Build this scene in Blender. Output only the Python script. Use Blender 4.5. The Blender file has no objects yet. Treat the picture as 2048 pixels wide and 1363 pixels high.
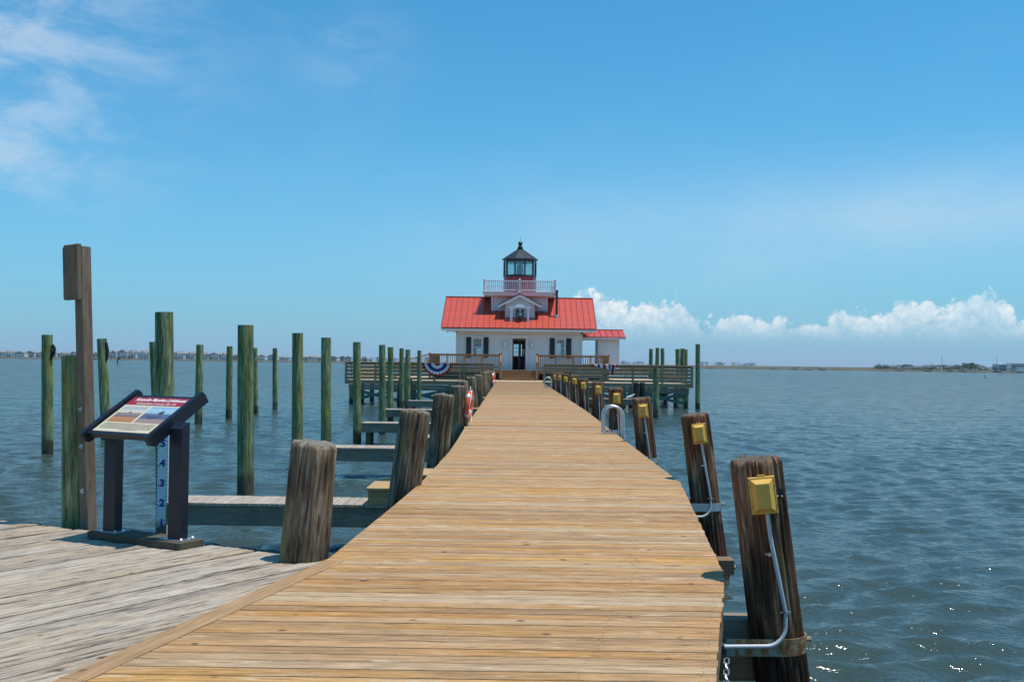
import bpy, math, random
import numpy as np
from mathutils import Matrix, Vector, noise
R=math.radians; PI=math.pi
random.seed(7); rng=np.random.default_rng(7)
sc=bpy.context.scene; COL=sc.collection

# ------------------------------------------------------------------ camera
cd=bpy.data.cameras.new('camera'); cam=bpy.data.objects.new('camera',cd); COL.objects.link(cam)
cd.sensor_width=36; cd.lens=36*2000/2048; cd.clip_start=.05; cd.clip_end=60000
cam.matrix_world=Matrix.Translation((0,0,2.7))@Matrix.Rotation(R(.46),4,'Z')@Matrix.Rotation(R(91.24),4,'X')@Matrix.Rotation(R(.72),4,'Z')
sc.camera=cam
sc.view_settings.view_transform='Standard'; sc.view_settings.look='None'
sc.view_settings.exposure=0.0; sc.view_settings.gamma=1; sc.view_settings.use_curve_mapping=False
sc.cycles.max_bounces=5; sc.cycles.diffuse_bounces=2; sc.cycles.glossy_bounces=3; sc.cycles.transparent_max_bounces=10; sc.cycles.caustics_reflective=False; sc.cycles.caustics_refractive=False

# ------------------------------------------------------------------ node helper
class G:
    def __init__(s,nt): s.nt=nt
    def n(s,t,*a,**kw):
        nd=s.nt.nodes.new('ShaderNode'+t)
        for k,v in kw.items():
            if not k.startswith('i_'): setattr(nd,k,v)
        for k,v in kw.items():
            if k.startswith('i_'):
                key=k[2:]; key=int(key) if key.isdigit() else key.replace('_',' ')
                s.set(nd.inputs[key],v)
        for i,v in enumerate(a):
            if v is not None: s.set(nd.inputs[i],v)
        return nd
    def set(s,inp,v):
        if isinstance(v,bpy.types.Node): v=v.outputs[0]
        if isinstance(v,bpy.types.NodeSocket): s.nt.links.new(v,inp)
        else:
            if inp.type=='RGBA' and not isinstance(v,(int,float)) and len(v)==3: v=(*v,1)
            inp.default_value=v
    def m(s,op,a,b=0.,c=0.,clamp=False):
        nd=s.n('Math',a,b,c,operation=op); nd.use_clamp=clamp; return nd
    def mr(s,v,a,b,c=0.,d=1.,smooth=False):
        nd=s.n('MapRange',v,a,b,c,d); nd.clamp=True
        if smooth: nd.interpolation_type='SMOOTHSTEP'
        return nd
    def mix(s,f,a,b,mode='MIX'):
        nd=s.n('Mix',data_type='RGBA',blend_type=mode); s.set(nd.inputs[0],f); s.set(nd.inputs[6],a); s.set(nd.inputs[7],b); return nd.outputs[2]
    def ramp(s,v,stops,interp='LINEAR'):
        nd=s.n('ValToRGB',v); cr=nd.color_ramp; cr.interpolation=interp
        while len(cr.elements)<len(stops): cr.elements.new(.5)
        for e,(p,c) in zip(cr.elements,stops): e.position=p; e.color=(*c,1) if len(c)==3 else c
        return nd.outputs[0]
    d2=False
    def noise(s,vec,scale,detail=4,rough=.55,dist=0.):
        return s.n('TexNoise',noise_dimensions='2D' if s.d2 else '3D',i_Vector=vec,i_Scale=scale,i_Detail=detail,i_Roughness=rough,i_Distortion=dist).outputs[0]
    def vmul(s,v,k): return s.n('VectorMath',v,k,operation='MULTIPLY').outputs[0]
    def vadd(s,v,k): return s.n('VectorMath',v,k,operation='ADD').outputs[0]

# ------------------------------------------------------------------ sky and sun
SUN_EL=R(75.5); SUN_AZ=R(92)      # azimuth measured from +Y (away from the viewer) towards +X (right)
w=bpy.data.worlds.new('World'); sc.world=w; w.use_nodes=True
nt=w.node_tree; nt.nodes.clear(); g=G(nt); g.d2=True
w.cycles.sampling_method='MANUAL'; w.cycles.sample_map_resolution=512
sky=g.n('TexSky',sky_type='NISHITA',sun_disc=False,sun_elevation=SUN_EL,sun_rotation=SUN_AZ,air_density=1.0,dust_density=.6,ozone_density=2.0,altitude=0)
tc=g.n('TexCoord').outputs['Generated']
sp=g.n('SeparateXYZ',tc); X,Y,Z=sp.outputs
el=g.m('ARCSINE',Z); az=g.m('ARCTAN2',X,Y)
skyc=g.mix(1.,sky.outputs[0],(.25,.89,1.09),'MULTIPLY')
P=g.n('CombineXYZ',az,el,0.).outputs[0]
# cumulus bank low over the horizon: height of the tops by bearing, cauliflower edges from cell noise
fc=g.n('FloatCurve'); fc.inputs[0].default_value=1.
cv=fc.mapping.curves[0]
prof=[(-.62,.030),(-.40,.026),(-.20,.028),(-.10,.034),(-.03,.040),(.02,.05),(.062,.078),(.08,.081),(.10,.068),(.13,.070),(.155,.074),(.175,.058),(.186,.050),(.196,.056),(.21,.060),(.235,.053),(.26,.053),(.284,.047),(.30,.052),(.32,.066),(.335,.058),(.352,.068),(.372,.073),(.395,.066),(.41,.066),(.434,.076),(.455,.064),(.475,.052),(.483,.066),(.50,.068),(.53,.05),(.62,.04)]
for i,(a,h) in enumerate(prof):
    x=(a+.62)/1.24; y=h/.1
    if i==0: cv.points[0].location=(x,y)
    elif i==len(prof)-1: cv.points[1].location=(x,y)
    else: cv.points.new(x,y)
fc.mapping.update()
g.set(fc.inputs[1],g.mr(az,-.62,.62))
top=g.m('MULTIPLY',fc,.1)
warp=g.n('TexNoise',noise_dimensions='2D',i_Vector=P,i_Scale=40.,i_Detail=3.).outputs[1]
Pw=g.vadd(P,g.vmul(g.vadd(warp,(-.5,-.5,-.5)),(.012,.012,0)))
def vor(sca,off=0.,sm=.6): return g.n('TexVoronoi',i_Vector=g.vadd(Pw,(off,off,0)),i_Scale=sca,i_Smoothness=sm,feature='SMOOTH_F1',voronoi_dimensions='2D').outputs[0]
v1,v2,v3=vor(48.),vor(120.),vor(290.)
er=g.m('ADD',g.m('MULTIPLY',v1,.020),g.m('ADD',g.m('MULTIPLY',v2,.010),g.m('MULTIPLY',v3,.0045)))
dens=g.m('SUBTRACT',g.m('SUBTRACT',g.m('ADD',g.m('MULTIPLY',top,.93),.011),el),er)
fine=g.noise(P,260.,5,.6)
al=g.mr(g.m('ADD',dens,g.m('MULTIPLY',g.m('SUBTRACT',fine,.5),.003)),.0,.008,0,1,True)
base=g.mr(el,.018,.050,0,1,True)
soft=g.noise(P,22.,4)
al=g.m('MULTIPLY',al,g.m('MULTIPLY',base,g.mr(soft,.30,.60,.55,1.)))
azm=g.mr(az,-.06,.05,.12,1.)
al=g.m('MULTIPLY',g.m('MULTIPLY',al,azm),.84)
lum=g.m('SUBTRACT',g.m('SUBTRACT',1.18,g.m('MULTIPLY',v1,.42)),g.m('ADD',g.m('MULTIPLY',v2,.42),g.m('MULTIPLY',v3,.30)))
lum=g.m('SUBTRACT',lum,g.mr(dens,.004,.045,0,.30))
cumc=g.ramp(g.m('MULTIPLY',lum,1.,clamp=True),[(.25,(.42,.60,.75)),(.55,(.66,.78,.87)),(.85,(.93,.955,.97))])
# thin cirrus: streaks high on the left, veil on the right
Pc=g.n('Mapping',P); Pc.inputs['Rotation'].default_value=(0,0,R(12)); Pc.inputs['Scale'].default_value=(1.,2.3,1.)
c1=g.noise(g.vadd(Pc.outputs[0],g.vmul(g.vadd(g.n('TexNoise',noise_dimensions='2D',i_Vector=Pc,i_Scale=5.,i_Detail=2.).outputs[1],(-.5,-.5,0)),(.10,.06,0))),8.0,8,.64,.1); c2=g.noise(g.vadd(Pc.outputs[0],(3.3,1.7,0)),2.2,3,.5)
def blob(a,e,ra,re):
    dx=g.m('DIVIDE',g.m('SUBTRACT',az,a),ra); dy=g.m('DIVIDE',g.m('SUBTRACT',el,e),re)
    return g.m('EXPONENT',g.m('MULTIPLY',g.m('ADD',g.m('MULTIPLY',dx,dx),g.m('MULTIPLY',dy,dy)),-1.))
msk=g.m('ADD',g.m('ADD',blob(-.48,.29,.15,.075),blob(-.53,.18,.12,.05)),g.m('ADD',g.m('MULTIPLY',blob(-.17,.295,.05,.04),.38),g.mr(c2,.55,.85,0.,.14)))
ci=g.m('MULTIPLY',g.mr(c1,.35,.68,.06,1,True),msk,clamp=True)
veil=g.m('ADD',g.m('MULTIPLY',blob(.42,.14,.26,.045),.42),g.m('MULTIPLY',blob(.10,.11,.25,.06),.18))
veil=g.m('MULTIPLY',veil,g.mr(c1,.2,.8,.6,1.2))
hz=g.m('MULTIPLY',g.m('EXPONENT',g.m('DIVIDE',g.m('MAXIMUM',el,0.),-.14)),.93)
SK=.14
def k(c,s=1.): return tuple(v*s/SK for v in c)
col=g.mix(hz,skyc,k((.29,.47,.70)))
col=g.mix(g.m('MULTIPLY',ci,.52),col,k((.66,.76,.87)))
col=g.mix(veil,col,k((.60,.74,.87)))
cc=g.n('Mix',data_type='RGBA',blend_type='MULTIPLY'); cc.inputs[0].default_value=1; g.set(cc.inputs[6],cumc); cc.inputs[7].default_value=(1/SK,1/SK,1/SK,1)
col=g.mix(al,col,cc.outputs[2])
bg=g.n('Background',col,SK); out=g.n('OutputWorld'); nt.links.new(bg.outputs[0],out.inputs[0])

sd=bpy.data.lights.new('sun','SUN'); sd.energy=4.2; sd.angle=R(.53); sd.color=(1,.955,.88)
so=bpy.data.objects.new('sun',sd); COL.objects.link(so)
so.rotation_euler=Vector((-math.sin(SUN_AZ)*math.cos(SUN_EL),-math.cos(SUN_AZ)*math.cos(SUN_EL),-math.sin(SUN_EL))).to_track_quat('-Z','Y').to_euler()

# ------------------------------------------------------------------ mesh helpers
W={}
def place(o,M=None,parent=None):
    M=M or Matrix(); o.matrix_basis=M; W[o.name]=M.copy()
    if parent is not None:
        o.parent=parent; o.matrix_parent_inverse=W[parent.name].inverted()
    return o
def link(name,me,parent=None,M=None):
    o=bpy.data.objects.new(name,me); COL.objects.link(o); return place(o,M,parent)
def T(x,y,z): return Matrix.Translation((x,y,z))
def tag(o,label,cat,group=None):
    o['label']=label; o['category']=cat
    if group: o['group']=group
    return o
def thing(name,label,cat,loc,group=None): return tag(link(name,None,None,T(*loc)),label,cat,group)
def frame(p0,p1,up=(0,0,1)):
    p0=Vector(p0); p1=Vector(p1); x=(p1-p0); L=x.length; x.normalize(); u=Vector(up)
    y=u.cross(x)
    if y.length<1e-4: y=Vector((0,1,0)).cross(x)
    y.normalize(); z=x.cross(y)
    M=Matrix((x,y,z)).transposed().to_4x4(); M.translation=(p0+p1)/2
    return M,L
class MB:
    def __init__(s): s.v=[]; s.f=[]; s.mi=[]; s.cur=0
    def add(s,vs,fs,M=None):
        b=len(s.v)
        s.v+= [tuple(M@Vector(v)) for v in vs] if M is not None else [tuple(v) for v in vs]
        s.f+=[tuple(b+i for i in f) for f in fs]; s.mi+=[s.cur]*len(fs); return s
    def box(s,c,d,M=None):
        x,y,z=c; a,b,e=d[0]/2,d[1]/2,d[2]/2
        vs=[(x+i*a,y+j*b,z+k*e) for i in(-1,1) for j in(-1,1) for k in(-1,1)]
        return s.add(vs,[(0,1,3,2),(4,6,7,5),(0,4,5,1),(2,3,7,6),(0,2,6,4),(1,5,7,3)],M)
    def bar(s,p0,p1,wd,th,up=(0,0,1)):
        M,L=frame(p0,p1,up); return s.box((0,0,0),(L,wd,th),M)
    def ring(s,rings,cap=True,M=None):
        n=len(rings[0]); vs=[v for r in rings for v in r]; fs=[]
        for k in range(len(rings)-1):
            for i in range(n):
                j=(i+1)%n; fs.append((k*n+i,k*n+j,(k+1)*n+j,(k+1)*n+i))
        if cap: fs.append(tuple(range(n-1,-1,-1))); fs.append(tuple((len(rings)-1)*n+i for i in range(n)))
        return s.add(vs,fs,M)
    def lathe(s,prof,n=24,c=(0,0,0),a0=0.,cap=True,M=None):
        return s.ring([[(c[0]+r*math.cos(a0+2*PI*i/n),c[1]+r*math.sin(a0+2*PI*i/n),c[2]+z) for i in range(n)] for r,z in prof],cap,M)
    def cyl(s,p0,p1,r0,r1=None,n=12):
        M,L=frame(p0,p1); r1=r0 if r1 is None else r1
        return s.ring([[(x,r*math.cos(2*PI*i/n),r*math.sin(2*PI*i/n)) for i in range(n)] for x,r in((-L/2,r0),(L/2,r1))],True,M)
    def tube(s,pts,r,n=10,closed=False):
        pts=[Vector(p) for p in pts]; N=len(pts); rings=[]; up=None
        for i in range(N):
            a=pts[(i-1)%N] if closed or i>0 else pts[0]; b=pts[(i+1)%N] if closed or i<N-1 else pts[-1]
            t=(b-a).normalized()
            if up is None: up=Vector((0,0,1)) if abs(t.z)<.9 else Vector((0,1,0))
            x=up.cross(t); x.normalize(); up=t.cross(x)
            rings.append([tuple(pts[i]+x*r*math.cos(2*PI*q/n)+up*r*math.sin(2*PI*q/n)) for q in range(n)])
        if closed:
            rings.append(rings[0]); return s.ring(rings,False)
        return s.ring(rings,True)
    def prism(s,pts,z0,z1,M=None):
        n=len(pts); return s.ring([[(x,y,z0) for x,y in pts],[(x,y,z1) for x,y in pts]],True,M)
    def mesh(s,name,mats,smooth=False):
        me=bpy.data.meshes.new(name); me.from_pydata(s.v,[],s.f)
        for m_ in (mats if isinstance(mats,(list,tuple)) else [mats]): me.materials.append(m_)
        if any(s.mi): me.polygons.foreach_set('material_index',s.mi)
        if smooth:
            me.polygons.foreach_set('use_smooth',[True]*len(s.f))
            me.set_sharp_from_angle(angle=R(smooth if not isinstance(smooth,bool) else 40))
        me.update(); return me
    def build(s,name,mats,parent=None,M=None,smooth=False):
        return link(name,s.mesh(name,mats,smooth),parent,M)
_bc={}
def board_mesh(L,wd,th,mat,ch):
    key=(round(L,3),round(wd,4),round(th,4),mat.name,ch)
    if key not in _bc:
        a,b=wd/2,th/2; c=min(ch,a*.4,b*.4)
        pr=[(-a+c,-b),(a-c,-b),(a,-b+c),(a,b-c),(a-c,b),(-a+c,b),(-a,b-c),(-a,-b+c)]
        _bc[key]=MB().ring([[(x,y,z) for y,z in pr] for x in(-L/2,L/2)]).mesh('board',mat)
    return _bc[key]
def board(name,p0,p1,wd,th,mat,parent=None,up=(0,0,1),ch=.005):
    M,L=frame(p0,p1,up); return link(name,board_mesh(L,wd,th,mat,ch),parent,M)
def inset(pts,d):
    n=len(pts); out=[]
    for i in range(n):
        p=Vector(pts[i]); a=(p-Vector(pts[i-1])).normalized(); b=(Vector(pts[(i+1)%n])-p).normalized()
        na=Vector((-a.y,a.x)); nb=Vector((-b.y,b.x)); q=na+nb; den=1+na.dot(nb)
        out.append(tuple(p+q*(d/max(den,.25))))
    return out
def slab(pts,th,ch=.004):
    m=MB(); n=len(pts); ins=inset(pts,ch)
    m.ring([[(x,y,-th) for x,y in pts],[(x,y,-ch) for x,y in pts],[(x,y,0) for x,y in ins]]); return m
def clip(poly,px,py,nx,ny):
    out=[]
    for i in range(len(poly)):
        a,b=poly[i],poly[(i+1)%len(poly)]; da=(a[0]-px)*nx+(a[1]-py)*ny; db=(b[0]-px)*nx+(b[1]-py)*ny
        if da>=0: out.append(a)
        if da*db<0:
            t=da/(da-db); out.append((a[0]+(b[0]-a[0])*t,a[1]+(b[1]-a[1])*t))
    return out
def lerp_tab(tab,y):
    if y<=tab[0][0]: (y0,x0),(y1,x1)=tab[0],tab[1]
    elif y>=tab[-1][0]: (y0,x0),(y1,x1)=tab[-2],tab[-1]
    else:
        for (y0,x0),(y1,x1) in zip(tab,tab[1:]):
            if y0<=y<=y1: break
    return x0+(x1-x0)*(y-y0)/(y1-y0)

# ------------------------------------------------------------------ materials
MT={}
def newmat(name):
    m=bpy.data.materials.new(name); m.use_nodes=True; m.node_tree.nodes.clear(); MT[name]=m; return m,G(m.node_tree)
def finish(m,g,sh): o=g.n('OutputMaterial'); g.nt.links.new(sh.outputs[0] if isinstance(sh,bpy.types.Node) else sh,o.inputs[0]); return m
def princ(g,col,rough=.6,bump=None,bs=.3,bd=.01,metal=0.,**kw):
    p=g.n('BsdfPrincipled'); g.set(p.inputs['Base Color'],col); g.set(p.inputs['Roughness'],rough); g.set(p.inputs['Metallic'],metal)
    for kk,v in kw.items(): g.set(p.inputs[kk.replace('_',' ')],v)
    if bump is not None:
        b=g.n('Bump',i_Height=bump,i_Strength=bs,i_Distance=bd); g.set(p.inputs['Normal'],b)
    return p
def rnd(g):
    a=g.n('ObjectInfo').outputs['Random']; b=g.n('NewGeometry').outputs['Random Per Island']
    return g.m('FRACT',g.m('ADD',a,g.m('MULTIPLY',b,7.31)))
def wood(name,tints,axis='X',streak=.35,grey=None,greyamt=0.,knots=.0,crack=.25,rough=.75,bs=.35,fx=1.,stain=None,smin=.70,smax=1.25):
    m,g=newmat(name); r=rnd(g); co=g.n('TexCoord').outputs['Object']
    off=g.n('CombineXYZ',g.m('MULTIPLY',r,53.),g.m('MULTIPLY',r,19.),g.m('MULTIPLY',r,31.)).outputs[0]
    v=g.vadd(co,off); a=[2.6*fx,26.*fx,26.*fx] if axis=='X' else [18.*fx,18.*fx,2.4*fx]
    wob=g.noise(g.vmul(v,(1.6,5,5) if axis=='X' else (5,5,1.6)),1.,2)
    gv=g.vmul(v,tuple(a)); gv=g.vadd(gv,g.n('CombineXYZ',0.,g.m('MULTIPLY',wob,2.2),0.).outputs[0] if axis=='X' else g.n('CombineXYZ',g.m('MULTIPLY',wob,2.2),0.,0.).outputs[0])
    n1=g.noise(gv,1.,5,.6); n2=g.noise(g.vmul(gv,(1.6,3.2,3.2) if axis=='X' else (3.2,3.2,1.6)),1.,5,.7)
    big=g.noise(g.vmul(v,(.9,4.,4.) if axis=='X' else (4,4,.9)),1.,4)
    N=len(tints); c=g.ramp(r,[(i/max(N-1,1),t) for i,t in enumerate(tints)]) if N>1 else tints[0]
    c=g.mix(1.,c,g.ramp(n1,[(.30,(smin,)*3),(.52,(1.,)*3),(.70,(smax,)*3)]),'MULTIPLY')
    if grey: c=g.mix(g.m('MULTIPLY',g.mr(g.m('ADD',g.m('MULTIPLY',big,.65),g.m('MULTIPLY',n1,.35)),.44,.62),greyamt),c,grey)
    ck=g.mr(n2,.33,.42,1.,0.); c=g.mix(g.m('MULTIPLY',ck,crack),c,(.045,.03,.02))
    if stain:
        for (sc_,lo,hi,amt,scol) in stain:
            s_=g.noise(g.vadd(g.vmul(v,sc_),(5.1,2.2,8.8)),1.,4,.6); c=g.mix(g.mr(s_,lo,hi,0.,amt),c,scol)
    h=g.m('SUBTRACT',g.m('MULTIPLY',n1,.6),g.m('MULTIPLY',ck,.5))
    if knots:
        kv=g.vmul(v,(3.2,3.2*1.2,3.2*1.2) if axis=='X' else (3.8,3.8,3.)); d=g.n('TexVoronoi',i_Vector=kv,i_Scale=1.).outputs[0]
        kk=g.mr(g.m('ADD',d,g.m('ADD',g.m('MULTIPLY',n1,.12),g.m('MULTIPLY',r,.06))),.10,.20,1.,0.,True); c=g.mix(g.m('MULTIPLY',kk,knots),c,(.075,.042,.026))
    p=princ(g,c,rough,h,bs,.006,Specular_IOR_Level=.22); return finish(m,g,p)
def plain(name,col,rough=.5,metal=0.,var=.12,scale=3.,bs=.0,**kw):
    m,g=newmat(name); co=g.n('TexCoord').outputs['Object']; n=g.noise(co,scale,5,.6)
    c=g.mix(1.,col,g.ramp(n,[(.3,(1-var,)*3),(.7,(1+var*.6,)*3)]),'MULTIPLY')
    p=princ(g,c,rough,n if bs else None,bs,.01,metal,**kw); return finish(m,g,p)

deckw=wood('deck_wood',[(.42,.20,.062),(.54,.285,.09),(.39,.205,.075),(.45,.215,.064),(.47,.31,.175),(.29,.135,.042),(.55,.29,.09),(.44,.205,.06),(.49,.35,.215),(.34,.155,.046),(.48,.255,.095)],streak=.3,grey=(.48,.335,.20),greyamt=.6,knots=.85,crack=.5,rough=.66,bs=.5,fx=1.5,smin=.66,smax=1.32,stain=[((.9,3.,3.),.54,.68,.45,(.21,.12,.068)),((5.,34.,34.),.61,.69,.5,(.11,.062,.036)),((3.,12.,12.),.60,.70,.6,(.66,.50,.34))])
rimw=wood('rim_wood',[(.26,.145,.075),(.22,.13,.075)],grey=(.25,.2,.15),greyamt=.5,knots=.4,crack=.3)
trimw=wood('trim_wood',[(.36,.21,.105),(.40,.24,.12)],knots=.6,crack=.3,rough=.7)
oldw=wood('weathered_wood',[(.37,.285,.21),(.42,.33,.245),(.31,.245,.185),(.41,.30,.20),(.45,.37,.29),(.35,.275,.21)],grey=(.47,.40,.335),greyamt=.5,knots=.85,crack=.9,rough=.88,bs=1.,fx=1.5,smin=.60,smax=1.32,stain=[((1.2,2.5,2.5),.54,.70,.45,(.42,.30,.19)),((3.,16.,16.),.57,.66,.65,(.11,.095,.085)),((2.,30.,30.),.60,.66,.85,(.04,.033,.028))])
platw=wood('platform_wood',[(.42,.265,.145),(.46,.29,.16),(.38,.245,.14),(.44,.28,.165)],grey=(.40,.31,.22),greyamt=.5,knots=.3,crack=.3)
platdeck=wood('platform_deck_wood',[(.56,.40,.25),(.60,.44,.29),(.52,.37,.23)],grey=(.5,.42,.34),greyamt=.4,knots=.4,crack=.2)
porchw=wood('porch_wood',[(.32,.18,.09),(.36,.205,.10),(.29,.165,.085)],knots=.3,crack=.25)
stepw=wood('step_wood',[(.46,.29,.14),(.50,.32,.16)],knots=.4,crack=.2)
catw=wood('catwalk_wood',[(.40,.31,.24),(.44,.35,.28),(.36,.28,.22),(.42,.32,.23)],grey=(.42,.37,.33),greyamt=.5,knots=.4,crack=.35)
beamw=wood('treated_beam_wood',[(.23,.20,.155),(.26,.22,.165),(.21,.185,.145)],grey=(.31,.265,.205),greyamt=.5,knots=.3,crack=.4,stain=[((1.3,3,3),.55,.7,.5,(.05,.05,.035))])
bracew=wood('treated_brace_wood',[(.085,.165,.15),(.10,.18,.16)],grey=(.14,.18,.16),greyamt=.4,crack=.25)
postw=wood('old_post_wood',[(.20,.145,.10)],grey=(.25,.20,.15),greyamt=.7,knots=.8,crack=.6,bs=.7,fx=1.2,rough=.85)

def pile_mat(name,cols,lichen,wet,top_grey=.8,fx=1.,crack=.45,lich_amt=.6,sun=None):  # sun: height range, amount and colour of the wood's own brown low patches
    m,g=newmat(name); r=g.n('ObjectInfo').outputs['Random']; co=g.n('TexCoord').outputs['Object']
    off=g.n('CombineXYZ',g.m('MULTIPLY',r,43.),g.m('MULTIPLY',r,17.),g.m('MULTIPLY',r,29.)).outputs[0]; v=g.vadd(co,off)
    n1=g.noise(g.vmul(v,(24*fx,24*fx,2.0)),1.,6,.66,.4); n2=g.noise(g.vmul(v,(52*fx,52*fx,3.2)),1.,5,.66); big=g.noise(g.vmul(v,(5.5,5.5,1.3)),1.,4,.6); blot=g.noise(g.vmul(v,(9,9,4.)),1.,5,.65)
    c=g.ramp(g.m('ADD',g.m('MULTIPLY',big,.65),g.m('MULTIPLY',n1,.35)),[(.36,cols[0]),(.50,cols[1]),(.64,cols[2])])
    c=g.mix(1.,c,g.ramp(n1,[(.28,(.36,)*3),(.5,(.95,)*3),(.72,(1.65,)*3)]),'MULTIPLY')
    l2=g.noise(g.vadd(g.vmul(v,(4.,4.,1.1)),(9,4,2)),1.,4,.6)
    c=g.mix(g.m('MULTIPLY',g.mr(l2,.52,.66),lich_amt),c,lichen)
    c=g.mix(g.mr(blot,.60,.74,0,.5),c,(cols[0][0]*.5,cols[0][1]*.5,cols[0][2]*.5))
    ck=g.mr(n2,.34,.44,1.,0.); c=g.mix(g.m('MULTIPLY',ck,crack),c,(.018,.013,.010))
    z=g.n('SeparateXYZ',co).outputs[2]; zz=g.m('ADD',z,g.m('MULTIPLY',g.m('SUBTRACT',n1,.5),wet[1]))
    c=g.mix(g.mr(zz,wet[0]-.06,wet[0]+.12,.93,0.,True),c,wet[2])
    if sun: c=g.mix(g.m('MULTIPLY',g.mr(g.m('ADD',z,g.m('MULTIPLY',big,.6)),sun[0],sun[1],1.,0.),g.mr(l2,.40,.62,0.,sun[2])),c,sun[3])  # patchy brown wood colour mixed in towards the pile foot
    # end grain
    nz=g.n('SeparateXYZ',g.n('NewGeometry').outputs['Normal']).outputs[2]
    c=g.mix(g.mr(nz,.6,.9,0.,.8),c,g.mix(blot,tuple(v_*top_grey for v_ in (.16,.13,.10)),tuple(v_*top_grey for v_ in (.40,.36,.29))))
    h=g.m('SUBTRACT',g.m('ADD',n1,g.m('MULTIPLY',n2,.5)),ck)
    p=princ(g,c,.85,h,.9,.010,Specular_IOR_Level=.25); return finish(m,g,p)
pileg=pile_mat('green_pile_wood',[(.085,.12,.052),(.20,.25,.12),(.38,.39,.22)],(.31,.28,.055),(.38,.25,(.022,.026,.016)),lich_amt=.65,crack=.35,sun=(.6,1.3,.75,(.19,.15,.085)))
pileo=pile_mat('old_pile_wood',[(.085,.048,.030),(.20,.145,.095),(.37,.31,.225)],(.27,.22,.065),(.92,.7,(.026,.018,.014)),lich_amt=.55,crack=.7)
piler=pile_mat('dark_pile_wood',top_grey=.42,cols=[(.085,.032,.016),(.18,.085,.045),(.33,.22,.14)],lichen=(.22,.18,.05),wet=(.75,.6,(.026,.016,.012)),lich_amt=.45,crack=.8,sun=(.9,2.0,.65,(.13,.042,.02)))
piled=pile_mat('black_stub_wood',[(.018,.015,.013),(.04,.032,.026),(.09,.08,.068)],(.07,.075,.05),(.3,.2,(.012,.011,.01)),lich_amt=.4)

white=plain('white_paint',(.80,.80,.80),.45,var=.04)
whitesh=plain('white_siding_paint',(.80,.80,.79),.5,var=.05)
redroof=plain('red_metal_roof',(.57,.072,.036),.38,0.,var=.10,scale=1.3,Specular_IOR_Level=.45)
redtrim_seamshade=plain('dark_red_trim_and_seam_shade',(.24,.022,.022),.45)
redlan=plain('lantern_red_paint',(.235,.018,.025),.4,var=.08)
blackm=plain('black_paint',(.02,.023,.026),.35,var=.15)
greyroof=plain('lantern_roof_metal',(.04,.043,.047),.4,.3,var=.2)
shutter=plain('shutter_green',(.010,.035,.033),.5)
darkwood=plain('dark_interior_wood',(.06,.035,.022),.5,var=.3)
brownin=plain('brown_interior_board',(.16,.09,.045),.5,var=.25)
bellm=plain('bell_metal',(.20,.22,.20),.35,.9)
steel=plain('galvanised_steel',(.55,.57,.58),.35,.85,var=.2,scale=9)
alu=plain('aluminium_tube',(.58,.60,.62),.38,.7,var=.06)
pvc=plain('grey_conduit',(.50,.53,.56),.4,var=.06)
yellow=plain('yellow_plastic',(.72,.42,.085),.55,var=.12,scale=8,Specular_IOR_Level=.3)
blackp=plain('black_plastic',(.015,.015,.016),.4)
orange=plain('orange_life_ring',(.78,.10,.015),.4,var=.08)
ropem=plain('white_rope',(.75,.73,.68),.8)
reflt=plain('reflective_tape',(.72,.74,.76),.3,.2)
signblk=plain('sign_black_steel',(.006,.011,.021),.42,.0,var=.2,scale=5)
signbase=wood('sign_base_wood',[(.13,.11,.08)],grey=(.06,.055,.045),greyamt=.8,crack=.8,bs=.9,rough=.9,knots=.5)
cream=plain('sign_cream_print',(.66,.57,.40),.35,var=.03); maroon=plain('sign_maroon_print',(.33,.022,.04),.35,var=.03); inkw=plain('white_ink',(.85,.83,.78),.4,var=0.); inkd=plain('dark_ink',(.06,.05,.045),.5,var=0.)
blueink=plain('gauge_blue_ink',(.012,.035,.26),.45,var=.05)
flagr=plain('bunting_red',(.50,.012,.03),.8); flagw=plain('bunting_white',(.78,.78,.80),.8); flagb=plain('bunting_blue',(.022,.03,.20),.8)
rust_m,g=newmat('rusty_galvanised_strap'); co=g.n('TexCoord').outputs['Object']
n=g.noise(g.vmul(co,(14,14,3)),1.,5,.6); n2=g.noise(co,22.,5,.7)
c=g.ramp(g.m('ADD',g.m('MULTIPLY',n,.6),g.m('MULTIPLY',n2,.4)),[(.38,(.24,.28,.29)),(.48,(.34,.32,.25)),(.54,(.30,.13,.035)),(.66,(.12,.04,.015))])
finish(rust_m,g,princ(g,c,.6,n2,.3,.004,.25))
gaugem,g=newmat('gauge_board_enamel'); co=g.n('TexCoord').outputs['Object']; z=g.n('SeparateXYZ',co).outputs[2]; n=g.noise(co,14.,5,.7)
c=g.mix(g.mr(g.m('ADD',z,g.m('MULTIPLY',g.m('SUBTRACT',n,.5),.35)),.10,.24,.95,0.),(.66,.72,.74),(.045,.04,.02)); finish(gaugem,g,princ(g,c,.35))
glass,g=newmat('window_glass'); fr=g.n('Fresnel',1.5); tr=g.n('BsdfTransparent',(.80,.88,.88)); gl=g.n('BsdfGlossy',(1,1,1),.02)
mx=g.n('MixShader'); g.set(mx.inputs[0],g.m('ADD',g.m('MULTIPLY',fr,1.1),.05,clamp=True)); g.nt.links.new(tr.outputs[0],mx.inputs[1]); g.nt.links.new(gl.outputs[0],mx.inputs[2]); finish(glass,g,mx)
lensm,g=newmat('lens_glass'); fr=g.n('Fresnel',1.5); tr=g.n('BsdfTransparent',(.42,.58,.56)); gl=g.n('BsdfGlossy',(.7,.85,.85),.08)
mx=g.n('MixShader'); g.set(mx.inputs[0],g.m('ADD',fr,.16,clamp=True)); g.nt.links.new(tr.outputs[0],mx.inputs[1]); g.nt.links.new(gl.outputs[0],mx.inputs[2]); finish(lensm,g,mx)
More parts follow.
